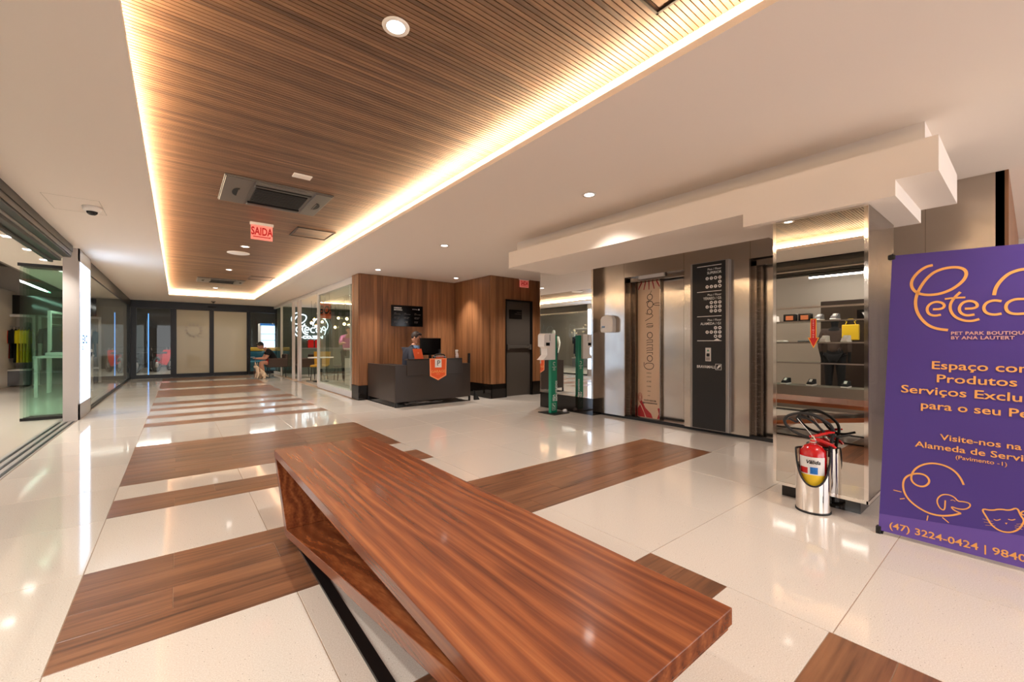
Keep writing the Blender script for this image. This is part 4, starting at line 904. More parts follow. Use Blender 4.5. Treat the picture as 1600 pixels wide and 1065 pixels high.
# dog
t = thing('dog', 'small cream dog with brown harness sitting by the seated man', 'dog', (2.15, 15.95, 0), rz=math.radians(200))
j = {'hip': (-.12, 0, .13, (.09, .085)), 'mid': (-.03, 0, .20, (.085, .09)), 'ch': (.07, 0, .26, (.08, .08)), 'nk': (.11, 0, .34, .055), 'hd': (.15, 0, .42, (.068, .066)), 'mz': (.225, 0, .40, .036),
     'fl': (.10, -.06, .20, .035), 'fa': (.12, -.065, .08, .024), 'fp': (.15, -.065, .02, .026), 'fr': (.10, .06, .20, .035), 'fb': (.12, .065, .08, .024), 'fq': (.15, .065, .02, .026),
     'hl': (-.08, -.09, .13, .05), 'hk': (.0, -.11, .10, .035), 'ho': (-.10, -.11, .035, .022), 'hp': (.0, -.115, .02, .024), 'gl': (-.08, .09, .13, .05), 'gk': (.0, .11, .10, .035), 'go': (-.10, .11, .035, .022), 'gp': (.0, .115, .02, .024), 't1': (-.2, 0, .08, .02), 't2': (-.25, .02, .06, .012)}
skin('body', j, [('hip', 'mid'), ('mid', 'ch'), ('ch', 'nk'), ('nk', 'hd'), ('hd', 'mz'), ('ch', 'fl'), ('fl', 'fa'), ('fa', 'fp'), ('ch', 'fr'), ('fr', 'fb'), ('fb', 'fq'), ('hip', 'hl'), ('hl', 'hk'), ('hk', 'ho'), ('ho', 'hp'), ('hip', 'gl'), ('gl', 'gk'), ('gk', 'go'), ('go', 'gp'), ('hip', 't1'), ('t1', 't2')], 'dog_coat', t)
for q in (-1, 1):
    obj('ear', MB().prism([(-.025, 0), (.025, 0), (.005, .085)], (.13, q*.045, .465), (.3, q*.9, 0), (0, q*.25, 1), (.012, 0, 0)), 'dog_coat', t)
obj('eyes', MB().ball((.20, -.035, .44), .009, 8, 5).ball((.20, .035, .44), .009, 8, 5), 'hair_black', t); obj('nose', MB().ball((.262, 0, .405), .013, 8, 5), 'hair_black', t)
obj('harness', MB().tube([(.075+.02*math.sin(a_)*0, .092*math.cos(a_), .27+.092*math.sin(a_)) for a_ in [k_*math.tau/16 for k_ in range(16)]], .012, 6, True), 'dog_brown', t)
tag(obj('dog_leash', MB().tube(smooth_path([(2.04, 16.2, .68), (1.99, 16.1, .45), (1.97, 16.0, .15), (1.98, 15.9, .02), (2.05, 15.88, .1), (2.08, 15.93, .27)], 2), .006, 6), 'dog_brown'), 'thin brown dog leash hanging from the man to the dog', 'leash')
# waiting chairs
def lounge(loc, rz, label, m='cloth_brown', first=[None]):
    t = thing('lounge_chair', label, 'chair', loc, rz)
    obj('seat', MB().box(-.30, .30, -.28, .28, .36, .46, .03), m, t)
    obj('backrest', MB().box(.22, .31, -.30, .30, .42, .80, .03), m, t)
    for q in (-1, 1): obj('armrest', MB().box(-.28, .30, q*.28-.03, q*.28+.03, .36, .66, .02), m, t)
    for a_ in (-1, 1):
        for b_ in (-1, 1): obj('leg', MB().cyl((a_*.25, b_*.25, 0), (a_*.22, b_*.23, .37), .012, 8), 'black_metal', t)
    return t
lounge((2.66, 16.3, 0), 0, 'brown upholstered chair the seated man sits on'); lounge((3.42, 15.72, 0), math.radians(8), 'brown upholstered chair beside the seated man, nearest the glass front'); 

# ------------------------------------------------------------------ FAR SLIDING DOORS
FY = 18.43
hd = struct('trim_2', MB().box(-1.2, 3.1, FY-.02, FY+.12, 2.36, H), 'black_metal')
obj('sensor', MB().box(.85, 1.1, FY-.06, FY-.02, 2.44, 2.5, .01), 'black_matt', hd)
posts = [(-1.2, -1.05), (-.18, -.02), (.90, 1.03), (2.03, 2.15), (2.97, 3.1)]
for i in range(4):
    a, b_ = posts[i][1]-.0, posts[i+1][0]
    f = MB(); f.box(posts[i][0], a, FY, FY+.08, 0, 2.36) if i == 0 else f.box(posts[i][0]+.06, a, FY+(.0 if i % 2 else .05), FY+(.05 if i % 2 else .10), 0, 2.36)
    f.box(b_, b_+(.06 if i < 3 else .13), FY+(.0 if i % 2 else .05), FY+(.05 if i % 2 else .10), 0, 2.36)
    f.box(a, b_, FY+.0, FY+.05, .0, .12); f.box(a, b_, FY+.0, FY+.05, 2.33, 2.36)
    w = struct('window_%d' % (i+1), f, 'black_metal')
    obj('pane', MB().box(a, b_, FY+.02, FY+.03, .12, 2.33), 'frosted' if i in (1, 2) else 'glass', w)
# faint prints on the frosted leaves
mb = MB()
for k_ in range(12):
    a_ = k_*math.tau/12; mb.prism([(-.03, 0), (.03, 0), (.02, .09), (-.02, .09)], (.45+.17*math.cos(a_), FY+.015, 1.62+.17*math.sin(a_)), (math.sin(a_), 0, -math.cos(a_)), (math.cos(a_), 0, math.sin(a_)), (0, .002, 0))
tag(obj('door_decal', mb, 'plaster_grey'), 'pale ring of leaves decal on the second far door leaf', 'decal')
# outside beyond the doors
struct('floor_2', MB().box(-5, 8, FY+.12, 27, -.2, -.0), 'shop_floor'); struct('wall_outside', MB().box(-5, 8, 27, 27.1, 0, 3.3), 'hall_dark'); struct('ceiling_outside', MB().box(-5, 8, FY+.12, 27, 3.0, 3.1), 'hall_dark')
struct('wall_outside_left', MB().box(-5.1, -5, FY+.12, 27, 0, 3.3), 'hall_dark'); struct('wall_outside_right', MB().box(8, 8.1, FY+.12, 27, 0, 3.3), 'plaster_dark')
t = thing('ceiling_tube', 'long light tube over the dark hall beyond the far doors', 'light', (-1.0, 22, 2.9)); obj('tube', MB().box(-1.2, 1.2, -.03, .03, 0, .04), 'tube_white', t)
t = thing('ceiling_tube', 'light tube over the seating beyond the far doors', 'light', (3.0, 22, 2.9)); obj('tube', MB().box(-1.2, 1.2, -.03, .03, 0, .04), 'tube_white', t)
# dark motor scooters row seen through the left leaf
def bike(loc, rz, label, m):
    t = thing('motorcycle', label, 'motorcycle', loc, rz)
    for x_ in (-.62, .62):
        w_ = obj('wheel', MB().tube([(x_+.28*math.cos(a), 0, .30+.28*math.sin(a)) for a in [k*math.tau/20 for k in range(20)]], .05, 8, True), 'rubber', t)
        obj('hub', MB().lathe([(0, -.03), (.12, -.03), (.12, .03), (0, .03)], (x_, 0, .30), 14, cap=False, axis='y'), 'grey_metal', w_)
    obj('body', MB().prism([(-.45, .35), (-.35, .75), (.0, .72), (.3, .90), (.45, .85), (.25, .45), (.0, .25)], (0, -.11, 0), (1, 0, 0), (0, 0, 1), (0, .22, 0)), m, t)
    obj('saddle', MB().box(-.6, .05, -.12, .12, .74, .82, .03), 'black_matt', t)
    obj('handlebar', MB().tube([(.35, -.35, 1.02), (.42, -.1, 1.0), (.42, .1, 1.0), (.35, .35, 1.02)], .015, 6), 'black_metal', t)
    obj('fork', MB().cyl((.62, .06, .3), (.42, .06, 1.0), .02, 6).cyl((.62, -.06, .3), (.42, -.06, 1.0), .02, 6), 'grey_metal', t)
for k_, (x_, y_, m_, l_) in enumerate(((-1.7, 22.2, 'black_matt', 'dark motorcycle left in the row beyond the far door'), (-1.05, 22.6, 'black_matt', 'dark motorcycle second in the row beyond the far door'), (-.45, 23.0, 'red', 'red motorcycle right in the row beyond the far door'))):
    bike((x_, y_, 0), math.radians(70), l_, m_)
t = thing('blue_reflection_strip', 'thin vertical blue strip standing in for a line reflected in the leftmost far door', 'light', (-.78, 19.2, 0)); obj('strip', MB().box(-.012, .012, -.01, .01, .0, 2.2), 'reflection_blue', t)  # glowing strip stands in for a blue line reflected in the glass
for x_, y_ in ((1.2, 20.2), (3.6, 20.0), (2.2, 23.5)):  # lamps added beyond the doors to brighten the frosted leaves
    t = thing('hall_fill_lamp', 'round lamp added on the hall ceiling to light the far doors', 'ceiling light', (x_, y_, 2.999), group='added lamps in the far hall'); obj('diffuser', MB().lathe([(0, -.03), (.12, -.03), (.12, 0), (0, 0)], seg=20, cap=False), 'lamp_white', t); spot((0, 0, -.05), 130, math.radians(150), .5, (1, .92, .8), t)
t = thing('sofa', 'teal sofa with a yellow top band beyond the rightmost far door', 'sofa', (2.75, 20.2, 0)); obj('seat', MB().box(-.7, .9, -.4, .3, .0, .45, .04), 'cloth_teal', t); obj('backrest', MB().box(-.7, .9, .2, .42, .05, .85, .04), 'cloth_teal', t); obj('top_band', MB().box(-.7, .9, .2, .44, .85, 1.0, .02), 'mustard', t)
t = thing('display_fridge', 'brightly lit display fridge beyond the rightmost far door', 'fridge', (3.35, 22.4, 0)); obj('cabinet', MB().box(-.36, .36, 0, .6, 0, 2.1, .01), 'alu_light', t); obj('lit_front', MB().box(-.31, .31, -.01, 0, .5, 2.0), 'screen_on', t)
for z_ in (.9, 1.3, 1.6): obj('shelf', MB().box(-.31, .31, -.02, -.01, z_, z_+.02), 'blue', t)
obj('fridge_top', MB().box(-.36, .36, -.02, 0, 2.0, 2.1), 'blue', t)

# ------------------------------------------------------------------ LEFT SHOP FRONT
LX = -1.2
hb = MB(); hb.box(LX-.02, LX+.0, -6, 8.85, 2.50, H); hb.box(LX-.10, LX-.02, -6, 8.85, 2.42, 2.56); hb.box(LX-.20, LX-.12, -6, 8.85, 2.36, 2.52); hb.box(LX-.24, LX-.20, -6, 8.85, 2.33, H)
s1 = struct('trim_3', hb, 'black_metal'); obj('track_channel', MB().box(LX-.12, LX-.10, -6, 8.85, 2.40, 2.55), 'alu', s1); obj('track_channel', MB().box(LX-.018, LX-.01, -6, 8.85, 2.44, 2.50), 'desk_brown', s1)
tr = MB()
for x_ in (0, -.07, -.14): tr.box(LX+x_-.012, LX+x_+.012, -6, 8.9, -.01, .006)
s2 = struct('trim_4', tr, 'black_metal'); obj('threshold', MB().box(LX-.19, LX+.03, -6, 18.4, -.02, 0.001), 'grey_metal', s2)
# pillar with light box
t = thing('light_box_pillar', 'pale shopfront pillar with a tall bright blue-white light box', 'pillar', (LX, 9.45, 0))
obj('pillar', MB().box(-.13, .03, -.43, .63, 0, H), 'pillar_grey', t)
bx = obj('light_panel', MB().box(.03, .036, -.38, .60, .24, 2.40), 'light_box', t)
obj('frame', MB().box(.03, .045, -.43, -.38, 0, H).box(.03, .045, .60, .63, 0, H).box(.03, .045, -.43, .63, 0, .24).box(.03, .045, -.43, .63, 2.40, H), 'alu', t)
text('lettering', 'EXC', .13, 'blue', bx, (.036, -.10, 1.16), (0, 1, 0), (0, 0, 1), bold=.006, sx=1.25); text('lettering', 'CEL-C', .05, 'blue', bx, (.036, -.16, 1.06), (0, 1, 0), (0, 0, 1), bold=.002, sx=1.3)
# folded glass panels
for k_ in range(4):
    t = thing('glass_leaf', ['frontmost', 'second', 'third', 'rearmost'][k_]+' green-edged glass leaf in the folded stack beside the light box pillar', 'glass panel', (-1.31, 9.33+k_*.09, 0), group='folded glass leaves')
    obj('pane', MB().box(-.50+k_*.015, 0, -.005, .005, .04, 2.30), 'glass_green', t); obj('bottom_rail', MB().box(-.50+k_*.015, 0, -.012, .012, .008, .05), 'black_metal', t); obj('top_rail', MB().box(-.52+k_*.015, .0, -.015, .015, 2.30, 2.345), 'black_metal', t)
# fixed glazing past the pillar
f = MB(); f.box(LX-.03, LX+.01, 10.08, 18.43, 2.36, H); f.box(LX-.03, LX+.01, 10.08, 18.43, 0, .05); f.box(LX-.03, LX+.01, 18.33, 18.43, 0, H); w = struct('window_5', f, 'black_metal')
obj('pane', MB().box(LX-.015, LX-.005, 10.08, 14.2, .05, 2.36), 'glass', w); obj('pane', MB().box(LX-.015, LX-.005, 14.21, 18.33, .05, 2.36), 'glass', w); obj('light_line', MB().box(LX-.03, LX-.02, 10.1, 18.3, 2.56, 2.58), 'alu', w)
# shop shell
struct('floor_3', MB().box(-8, LX-.19, -6, 18.6, -.2, -.0015), 'shop_floor')
struct('wall_shop_back', MB().box(-8, -1.25, 17.9, 18.0, 0, 3.4), 'plaster_grey')
struct('wall_shop_blocker', MB().box(-6.1, -1.25, -6.1, -6.0, 0, 3.4), 'plaster_grey')  # unseen wall added to keep world light out of the shop
struct('wall_shop_left', MB().box(-6.1, -6.0, -6, 18, 0, 3.4), 'plaster_grey')
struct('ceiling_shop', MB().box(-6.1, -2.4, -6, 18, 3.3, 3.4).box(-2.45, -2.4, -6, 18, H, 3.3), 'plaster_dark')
struct('wall_shop_partition', MB().box(-3.9, -3.55, 15.6, 17.9, 0, 2.59), 'plaster')
for k_, y_ in enumerate((2.6, 4.6, 6.6, 7.6, 8.6, 9.6, 10.6, 12.6, 14.6)):
    t = thing('shop_downlight', ['first', 'second', 'third', 'fourth', 'fifth', 'sixth', 'seventh', 'eighth', 'ninth'][k_]+' square downlight in the shop soffit, counted from the front', 'ceiling light', (-1.77, y_, H), group='square downlights in the left shop')
    obj('diffuser', MB().box(-.055, .055, -.055, .055, -.004, 0), 'lamp_white', t)
    if k_ % 2 == 0: spot((0, 0, -.03), SPOT_W*1.2, math.radians(130), .6, (1, .94, .86), t)
for k_, (x_, y_, ln) in enumerate(((-2.95, 9.5, 7), (-3.9, 11, 6), (-4.9, 9, 7), (-3.2, 2.0, 5), (-5.2, 1.0, 5))):
    t = thing('linear_light', ['nearest the shop glass', 'middle of the shop', 'at the far left wall of the shop', 'over the front shelving', 'over the shop rear shelving'][k_]+', long white suspended linear light', 'light', (x_, y_, 2.78))
    obj('tube', MB().box(-.025, .025, -ln/2, ln/2, 0, .03), 'tube_white', t); obj('housing', MB().box(-.03, .03, -ln/2, ln/2, .03, .07), 'black_metal', t)
    obj('hanger', MB().cyl((0, -ln/2+.3, .07), (0, -ln/2+.3, .52), .004, 6).cyl((0, ln/2-.3, .07), (0, ln/2-.3, .52), .004, 6), 'black_metal', t)
tag(obj('sprinkler_pipe', MB().tube([(-2.6, 1.0, 2.95), (-5.8, 1.0, 2.95), (-5.8, 1.0, 2.75)], .025, 8).tube([(-4.6, 1.0, 2.95), (-4.6, 14.5, 2.95)], .025, 8), 'red_paint'), 'red sprinkler pipe under the shop ceiling', 'pipe')
mb = MB().tube([(-3.4, 1.4, 3.1), (-3.4, 15, 3.1)], .17, 16); tag(obj('air_duct', mb, 'plaster_grey'), 'fat grey air duct running along the shop ceiling', 'duct')
# clothes
def garment(m, L_=.62, w=.42, d=.05, seed=0, sleeves=True):
    r = random.Random(seed); mb = MB(); n_ = 10; vs = []
    prof = [(0, .05), (.03, .5), (.10, .92), (.35, .80), (.7, .86), (1, .95)]
    for z_, k_ in prof:
        for i in range(n_):
            a = i*math.tau/n_; vs.append((w/2*k_*math.cos(a), d/2*(1+.35*math.sin(3*a+seed))*math.sin(a)*(.5+.6*z_), -z_*L_))
    fs = [(a*n_+i, a*n_+(i+1) % n_, (a+1)*n_+(i+1) % n_, (a+1)*n_+i) for a in range(len(prof)-1) for i in range(n_)]
    mb.add(vs, fs, True); mb.add([vs[-n_+i] for i in range(n_)], [tuple(range(n_))])
    if sleeves:
        for q in (-1, 1): mb.tube([(q*w*.44, 0, -.06), (q*w*.53, 0, -.22), (q*w*.52, 0, -.40)], [.05, .045, .04], 8)
    me = mb.mesh('garment'); me.materials.append(M[m]); return me
hgm = MB().tube([(-.19, 0, -.05), (0, 0, .0), (.19, 0, -.05)], .006, 5).tube([(0, 0, 0), (0, 0, .04), (.015, 0, .06), (.02, 0, .045)], .003, 5).mesh('hanger'); hgm.materials.append(M['black_metal'])
gcache = {}
NTH = ['first', 'second', 'third', 'fourth', 'fifth', 'sixth', 'seventh', 'eighth', 'ninth', 'tenth', 'eleventh', 'twelfth', 'thirteenth', 'fourteenth', 'fifteenth', 'sixteenth', 'seventeenth', 'eighteenth', 'nineteenth', 'twentieth', 'twenty-first', 'twenty-second', 'twenty-third', 'twenty-fourth', 'twenty-fifth', 'twenty-sixth']
def hang(x, y_, z_, m, L_, ang, label, group, seed=0):
    k_ = (m, L_, seed % 3)
    if k_ not in gcache: gcache[k_] = garment(m, L_, seed=seed)
    t = thing('garment', label, 'clothing', (x, y_, z_-.06), ang, group)
    obj('cloth', gcache[k_], None, t); obj('hanger', hgm, None, t)
def rack(cx, cy, rz, w, label, rail_z=1.62, base=True):
    t = thing('clothes_rack', label, 'clothes rack', (cx, cy, 0), rz)
    for q in (-1, 1): obj('post', MB().box(q*w/2-.03, q*w/2+.03, -.03, .03, 0, 1.95, .004), 'white_paint', t)
    obj('top_rail', MB().box(-w/2, w/2, -.03, .03, 1.89, 1.95, .004), 'white_paint', t); obj('hanging_rail', MB().cyl((-w/2, 0, rail_z+.005), (w/2, 0, rail_z+.005), .012, 8), 'alu', t)
    if base: obj('plinth', MB().box(-w/2+.03, w/2-.03, -.22, .22, 0.02, .42, .004), 'cloth_grey', t); obj('shelf', MB().box(-w/2, w/2, -.24, .24, .42, .46, .004), 'white_paint', t)
    return t
def fill_rack(cx, cy, rz, w, mats, labels, group, rail_z=1.62, n_=14):
    c_, s_ = math.cos(rz), math.sin(rz)
    for i in range(n_):
        u_ = -w/2+.1+(w-.2)*i/(n_-1); mi = int(i*len(mats)/n_); m_ = mats[mi]
        hang(cx+c_*u_, cy+s_*u_, rail_z, m_, random.choice((.8, .92, 1.05)), rz+math.pi/2+random.uniform(-.05, .05), labels[mi]+', '+NTH[i]+' along the rail', group, i)
rack(-3.42, 17.4, 0, .62, 'white-framed clothes rack at the shop back wall with red and yellow clothes')
fill_rack(-3.42, 17.4, 0, .62, ['cloth_orange', 'cloth_black', 'cloth_yellow', 'cloth_yellow'], ['orange-red garment on the rack seen left of the folded glass', 'dark garment between the red and the yellow clothes', 'yellow garment on the rack seen left of the folded glass', 'yellow garment on the rack seen left of the folded glass'], 'clothes on the red and yellow rack', n_=8)
tag(obj('black_wall_panel', MB().box(-3.8, -1.9, 17.6, 17.65, 1.98, 2.5, .004), 'black_gloss'), 'glossy black panel on the shop back wall above the racks', 'panel')
rack(-2.4, 17.4, 0, 1.2, 'white-framed clothes rack at the shop back wall behind the folded glass')
fill_rack(-2.4, 17.4, 0, 1.2, ['cloth_grey', 'cloth_white', 'cloth_teal'], ['grey garment on the rack behind the folded glass', 'white garment on the rack behind the folded glass', 'teal garment on the rack behind the folded glass'], 'clothes behind the folded glass', n_=12)
rack(-5.6, 13.6, math.pi/2, 2.4, 'long white clothes rack on the shop side wall, far section')
fill_rack(-5.6, 13.6, math.pi/2, 2.4, ['cloth_white', 'cloth_black', 'cloth_red', 'cloth_black', 'cloth_navy'], ['white garment on the long side wall rack', 'black garment on the long side wall rack', 'red garment on the long side wall rack', 'black garment on the long side wall rack', 'navy garment on the long side wall rack'], 'clothes on the side wall rack', n_=26)
rack(-5.6, 10.6, math.pi/2, 2.4, 'long white clothes rack on the shop side wall, near section')
fill_rack(-5.6, 10.6, math.pi/2, 2.4, ['cloth_black', 'cloth_grey', 'cloth_navy'], ['black garment on the near side wall rack', 'grey garment on the near side wall rack', 'navy garment on the near side wall rack'], 'clothes on the near side wall rack', n_=22)
rack(-2.3, 15.6, math.radians(84), 1.7, 'white pipe clothes rack behind the fixed shop glass', base=False)
fill_rack(-2.3, 15.6, math.radians(84), 1.5, ['cloth_navy', 'cloth_black', 'cloth_navy'], ['navy jacket on the rack behind the fixed glass', 'black jacket on the rack behind the fixed glass', 'navy jacket on the rack behind the fixed glass'], 'jackets behind the fixed shop glass', n_=12)
t = thing('display_table', 'white display table with folded clothes behind the fixed shop glass', 'table', (-2.0, 13.9, 0))
obj('tabletop', MB().box(-.4, .4, -.6, .6, .84, .88, .004), 'white_paint', t)
for a_ in (-1, 1):
    for b_ in (-1, 1): obj('leg', MB().box(a_*.36-.025, a_*.36+.025, b_*.55-.025, b_*.55+.025, 0, .84), 'white_paint', t)
for k_ in range(4): tag(obj('folded_clothes', MB().box(-2.25+(k_ % 2)*.35, -1.95+(k_ % 2)*.35, 13.45+(k_//2)*.5, 13.8+(k_//2)*.5, .88, .96+.02*k_, .015), ['cloth_white', 'cloth_grey', 'cloth_navy', 'cloth_white'][k_]), ['low white', 'grey', 'navy', 'tall white'][k_]+' pile of folded clothes on the white display table', 'clothes', 'folded clothes on the display table')
# mannequins
def mannequin(loc, rz, label, top, bottom):
    t = thing('mannequin', label, 'mannequin', loc, rz)
    j = {'pel': (0, 0, .95, (.13, .09)), 'bel': (0, 0, 1.12, (.11, .085)), 'che': (.0, 0, 1.34, (.15, .1)), 'nk': (0, 0, 1.48, .05), 'hd': (0.01, 0, 1.62, (.075, .085)), 'ht': (0.01, 0, 1.72, .06),
         'sl': (0, -.18, 1.40, .055), 'el': (-.02, -.24, 1.12, .04), 'wl': (.05, -.22, .88, .028), 'ha': (.07, -.21, .78, .025), 'sr': (0, .18, 1.40, .055), 'er': (-.02, .24, 1.12, .04), 'wr': (.05, .22, .88, .028), 'hb': (.07, .21, .78, .025),
         'hl': (0, -.09, .88, .085), 'kl': (.02, -.1, .48, .055), 'al': (0, -.1, .08, .038), 'tl': (.12, -.1, .03, .03), 'hr': (0, .09, .88, .085), 'kr': (.02, .1, .48, .055), 'ar': (0, .1, .08, .038), 'tr': (.12, .1, .03, .03)}
    e = [('pel', 'bel'), ('bel', 'che'), ('che', 'nk'), ('nk', 'hd'), ('hd', 'ht'), ('che', 'sl'), ('sl', 'el'), ('el', 'wl'), ('wl', 'ha'), ('che', 'sr'), ('sr', 'er'), ('er', 'wr'), ('wr', 'hb'), ('pel', 'hl'), ('hl', 'kl'), ('kl', 'al'), ('al', 'tl'), ('pel', 'hr'), ('hr', 'kr'), ('kr', 'ar'), ('ar', 'tr')]
    paint(skin('body', j, e, 'white_plastic' if top != 'cloth_brown' else 'cloth_black', t), j, {top: ('bel', 'che', 'sl', 'sr', 'el', 'er'), bottom: ('pel', 'hl', 'hr', 'kl', 'kr', 'al', 'ar')})
    J = {k: (*j[k][:3], tuple(x*1.18 for x in j[k][3]) if isinstance(j[k][3], tuple) else j[k][3]*1.35) for k in ('bel', 'che', 'sl', 'el', 'sr', 'er', 'pel')}
    skin('top', {'pel': J['pel'], **J}, [('pel', 'bel'), ('bel', 'che'), ('che', 'sl'), ('sl', 'el'), ('che', 'sr'), ('sr', 'er')], top, t)
    J = {'p': (0, 0, .93, .12), **{k: (*j[k][:3], j[k][3]*1.25) for k in ('hl', 'kl', 'al', 'hr', 'kr', 'ar')}}
    skin('trousers', J, [('p', 'hl'), ('hl', 'kl'), ('kl', 'al'), ('p', 'hr'), ('hr', 'kr'), ('kr', 'ar')], bottom, t)
    obj('stand', MB().lathe([(0, 0), (.17, 0), (.17, .01), (0, .01)], seg=24, cap=False), 'grey_metal', t)
mannequin((-1.55, 12.2, 0), -.4, 'shop mannequin in a pale shirt and navy trousers just behind the fixed glass', 'cloth_white', 'cloth_navy')
# shelving by the shop opening (seen in the column mirror)
t = thing('shelving_unit', 'glass display shelving of the shop seen in the column mirror', 'shelf', (-1.62, 2.6, 0))
obj('base_cabinet', MB().box(-.42, 0, -1.3, 1.5, 0, .40, .004), 'plaster_dark', t)
for z_ in (.81, 1.17, 1.55): obj('shelf', MB().box(-.40, 0, -1.3, 1.5, z_-.012, z_+.012), 'glass_green', t); obj('shelf_edge', MB().box(0, .006, -1.3, 1.5, z_-.012, z_+.012), 'grey_metal', t)
obj('top_rail', MB().box(-.03, .01, -1.3, 1.5, 1.78, 1.81), 'alu', t)
for y_ in (-1.3, 1.5): obj('post', MB().box(-.40, -.37, y_-.015, y_+.015, .4, 1.81), 'alu', t); obj('post', MB().box(-.02, .01, y_-.015, y_+.015, .4, 1.81), 'alu', t)
def shoe(loc, rz, label, m, sole='white_plastic', hz=1):
    t = thing('shoe', label, 'shoe', loc, rz)
    obj('sole', MB().prism([(-.14, 0), (.13, 0), (.15, .015), (.14, .025), (-.14, .025)], (0, -.045, 0), (1, 0, 0), (0, 0, 1), (0, .09, 0)), sole, t)
    obj('upper', MB().prism([(-.135, .025), (.135, .025), (.12, .055), (.04, .08), (-.02, .115), (-.12, .11)], (0, -.04, 0), (1, 0, 0), (0, 0, 1), (0, .08, 0)), m, t)
    obj('laces', MB().prism([(.0, .105), (.07, .07), (.075, .075), (.005, .113)], (0, -.02, 0), (1, 0, 0), (0, 0, 1), (0, .04, 0)), 'print_white', t)
sp = [(2.15, 1.563, 'cloth_grey', 'grey'), (2.38, 1.563, 'cloth_grey', 'grey'), (3.1, 1.563, 'cloth_white', 'white'), (3.35, 1.563, 'cloth_white', 'white'), (2.0, 1.183, 'cloth_white', 'white'), (2.3, 1.183, 'cloth_white', 'white'), (2.0, .402, 'cloth_black', 'black'), (2.5, .402, 'cloth_black', 'black'), (2.9, .402, 'cloth_black', 'black')]
ORD = ['first', 'second', 'third', 'fourth', 'fifth', 'sixth', 'seventh', 'eighth', 'ninth', 'tenth', 'eleventh', 'twelfth', 'thirteenth', 'fourteenth']
lab = ['farther grey trainer of the pair on the upper glass shelf', 'nearer grey trainer of the pair on the upper glass shelf', 'white trainer in the middle of the upper glass shelf', 'white trainer at the far end of the upper glass shelf', 'white trainer at the front end of the middle glass shelf', 'white trainer second along the middle glass shelf', 'black trainer at the front end of the base cabinet', 'black trainer in the middle of the base cabinet', 'black trainer last along the base cabinet']
for k_, (y_, z_, m_, c_) in enumerate(sp): shoe((-1.8, y_, z_), 0, lab[k_]+', column mirror', m_)
t = thing('shop_sign', 'black sign with white letters in the shop, mirrored in the column', 'sign', (-2.25, 1.75, 1.55)); obj('panel', MB().box(-.02, 0, -.2, .2, 0, .2, .003), 'screen_black', t); text('lettering', 'EA7', .09, 'print_white', t, (.0, -.13, .06), (0, 1, 0), (0, 0, 1), bold=.003, sx=1.2)
obj('stem', MB().box(-.015, -.005, -.01, .01, -1.55, 0), 'black_metal', t)
tag(obj('yellow_bag', MB().box(-2.45, -2.40, 1.95, 2.2, 1.22, 1.5, .01).tube([(-2.42, 2.0, 1.5), (-2.42, 2.04, 1.6), (-2.42, 2.11, 1.6), (-2.42, 2.15, 1.5)], .008, 6), 'yellow'), 'yellow bag hanging in the shop, mirrored in the column', 'bag')
for k_, (y_, w_) in enumerate(((2.62, .2), (2.86, .2))):
    t = thing('display_box', ['left', 'right'][k_]+' dark display box with a salmon print on the upper glass shelf, column mirror', 'box', (-1.9, y_, 1.563)); obj('box', MB().box(-.06, .06, -w_/2, w_/2, 0, .14, .004), 'screen_black', t); obj('print', MB().box(.06, .062, -.06, .06, .03, .11), 'orange_light', t)
for k_, (y_, m_) in enumerate(((2.55, 'cloth_grey'), (3.05, 'cloth_white'))): tag(obj('folded_clothes', MB().box(-1.95, -1.7, y_-.14, y_+.14, 1.183, 1.215, .01), m_), ['grey', 'white'][k_]+' folded garment on the middle glass shelf, column mirror', 'clothes')
t = thing('wall_cabinet', 'dark tall cabinet behind the front shelving of the shop', 'cabinet', (-4.2, 2.2, 0)); obj('body', MB().box(-.5, 0, -.8, .8, 0, 2.1, .01), 'cloth_brown', t); obj('door', MB().box(0, .02, -.78, -.01, .05, 2.05), 'desk_brown', t); obj('door', MB().box(0, .02, .01, .78, .05, 2.05), 'desk_brown', t)
mannequin((-3.0, 2.45, 0), math.pi, 'dark-clothed shop figure seen between the shelves in the column mirror', 'cloth_brown', 'cloth_black')

# ------------------------------------------------------------------ RIGHT CAFE FRONT
GX = 2.95
f = MB(); f.box(GX-.03, GX+.04, 9.0, 18.43, 2.50, H); w = struct('window_6', f, 'alu_light'); 
f = MB(); f.box(-.02, .03, 0, .06, 0, 2.5); f.box(-.02, .03, 2.78, 2.84, 0, 2.5); f.box(-.02, .03, .06, 2.78, 0, .13); f.box(-.02, .03, .06, 2.78, 2.44, 2.5)
o_ = struct('window_7', f, 'alu_light'); o_.location = (GX-.02, 9.05, 0); obj('pane', MB().box(0, .01, .06, 2.78, .13, 2.44), 'glass', o_)
f = MB(); f.box(-.02, .03, 0, .06, 0, 2.5); f.box(-.02, .03, 2.78, 2.84, 0, 2.5); f.box(-.02, .03, .06, 2.78, 0, .13); f.box(-.02, .03, .06, 2.78, 2.44, 2.5)
o_ = struct('window_8', f, 'alu_light'); o_.location = (GX+.05, 9.4, 0); obj('pane', MB().box(0, .01, .06, 2.78, .13, 2.44), 'glass', o_)
f = MB(); f.box(GX-.03, GX+.04, 14.1, 14.35, 0, 2.5); f.box(GX-.03, GX+.04, 15.0, 15.15, 0, 2.5); f.box(GX-.03, GX+.04, 17.0, 17.1, 0, 2.5); f.box(GX-.03, GX+.04, 17.1, 18.43, 0, .1)
o_ = struct('window_9', f, 'alu_light'); obj('pane', MB().box(GX, GX+.01, 15.15, 17.0, 0.0, 2.5), 'glass', o_); obj('pane', MB().box(GX, GX+.01, 17.1, 18.43, .1, 2.5), 'glass', o_)
struct('floor_4', MB().box(GX+.08, 9, 9.0, 18.6, -.011, -.001), 'shop_floor')
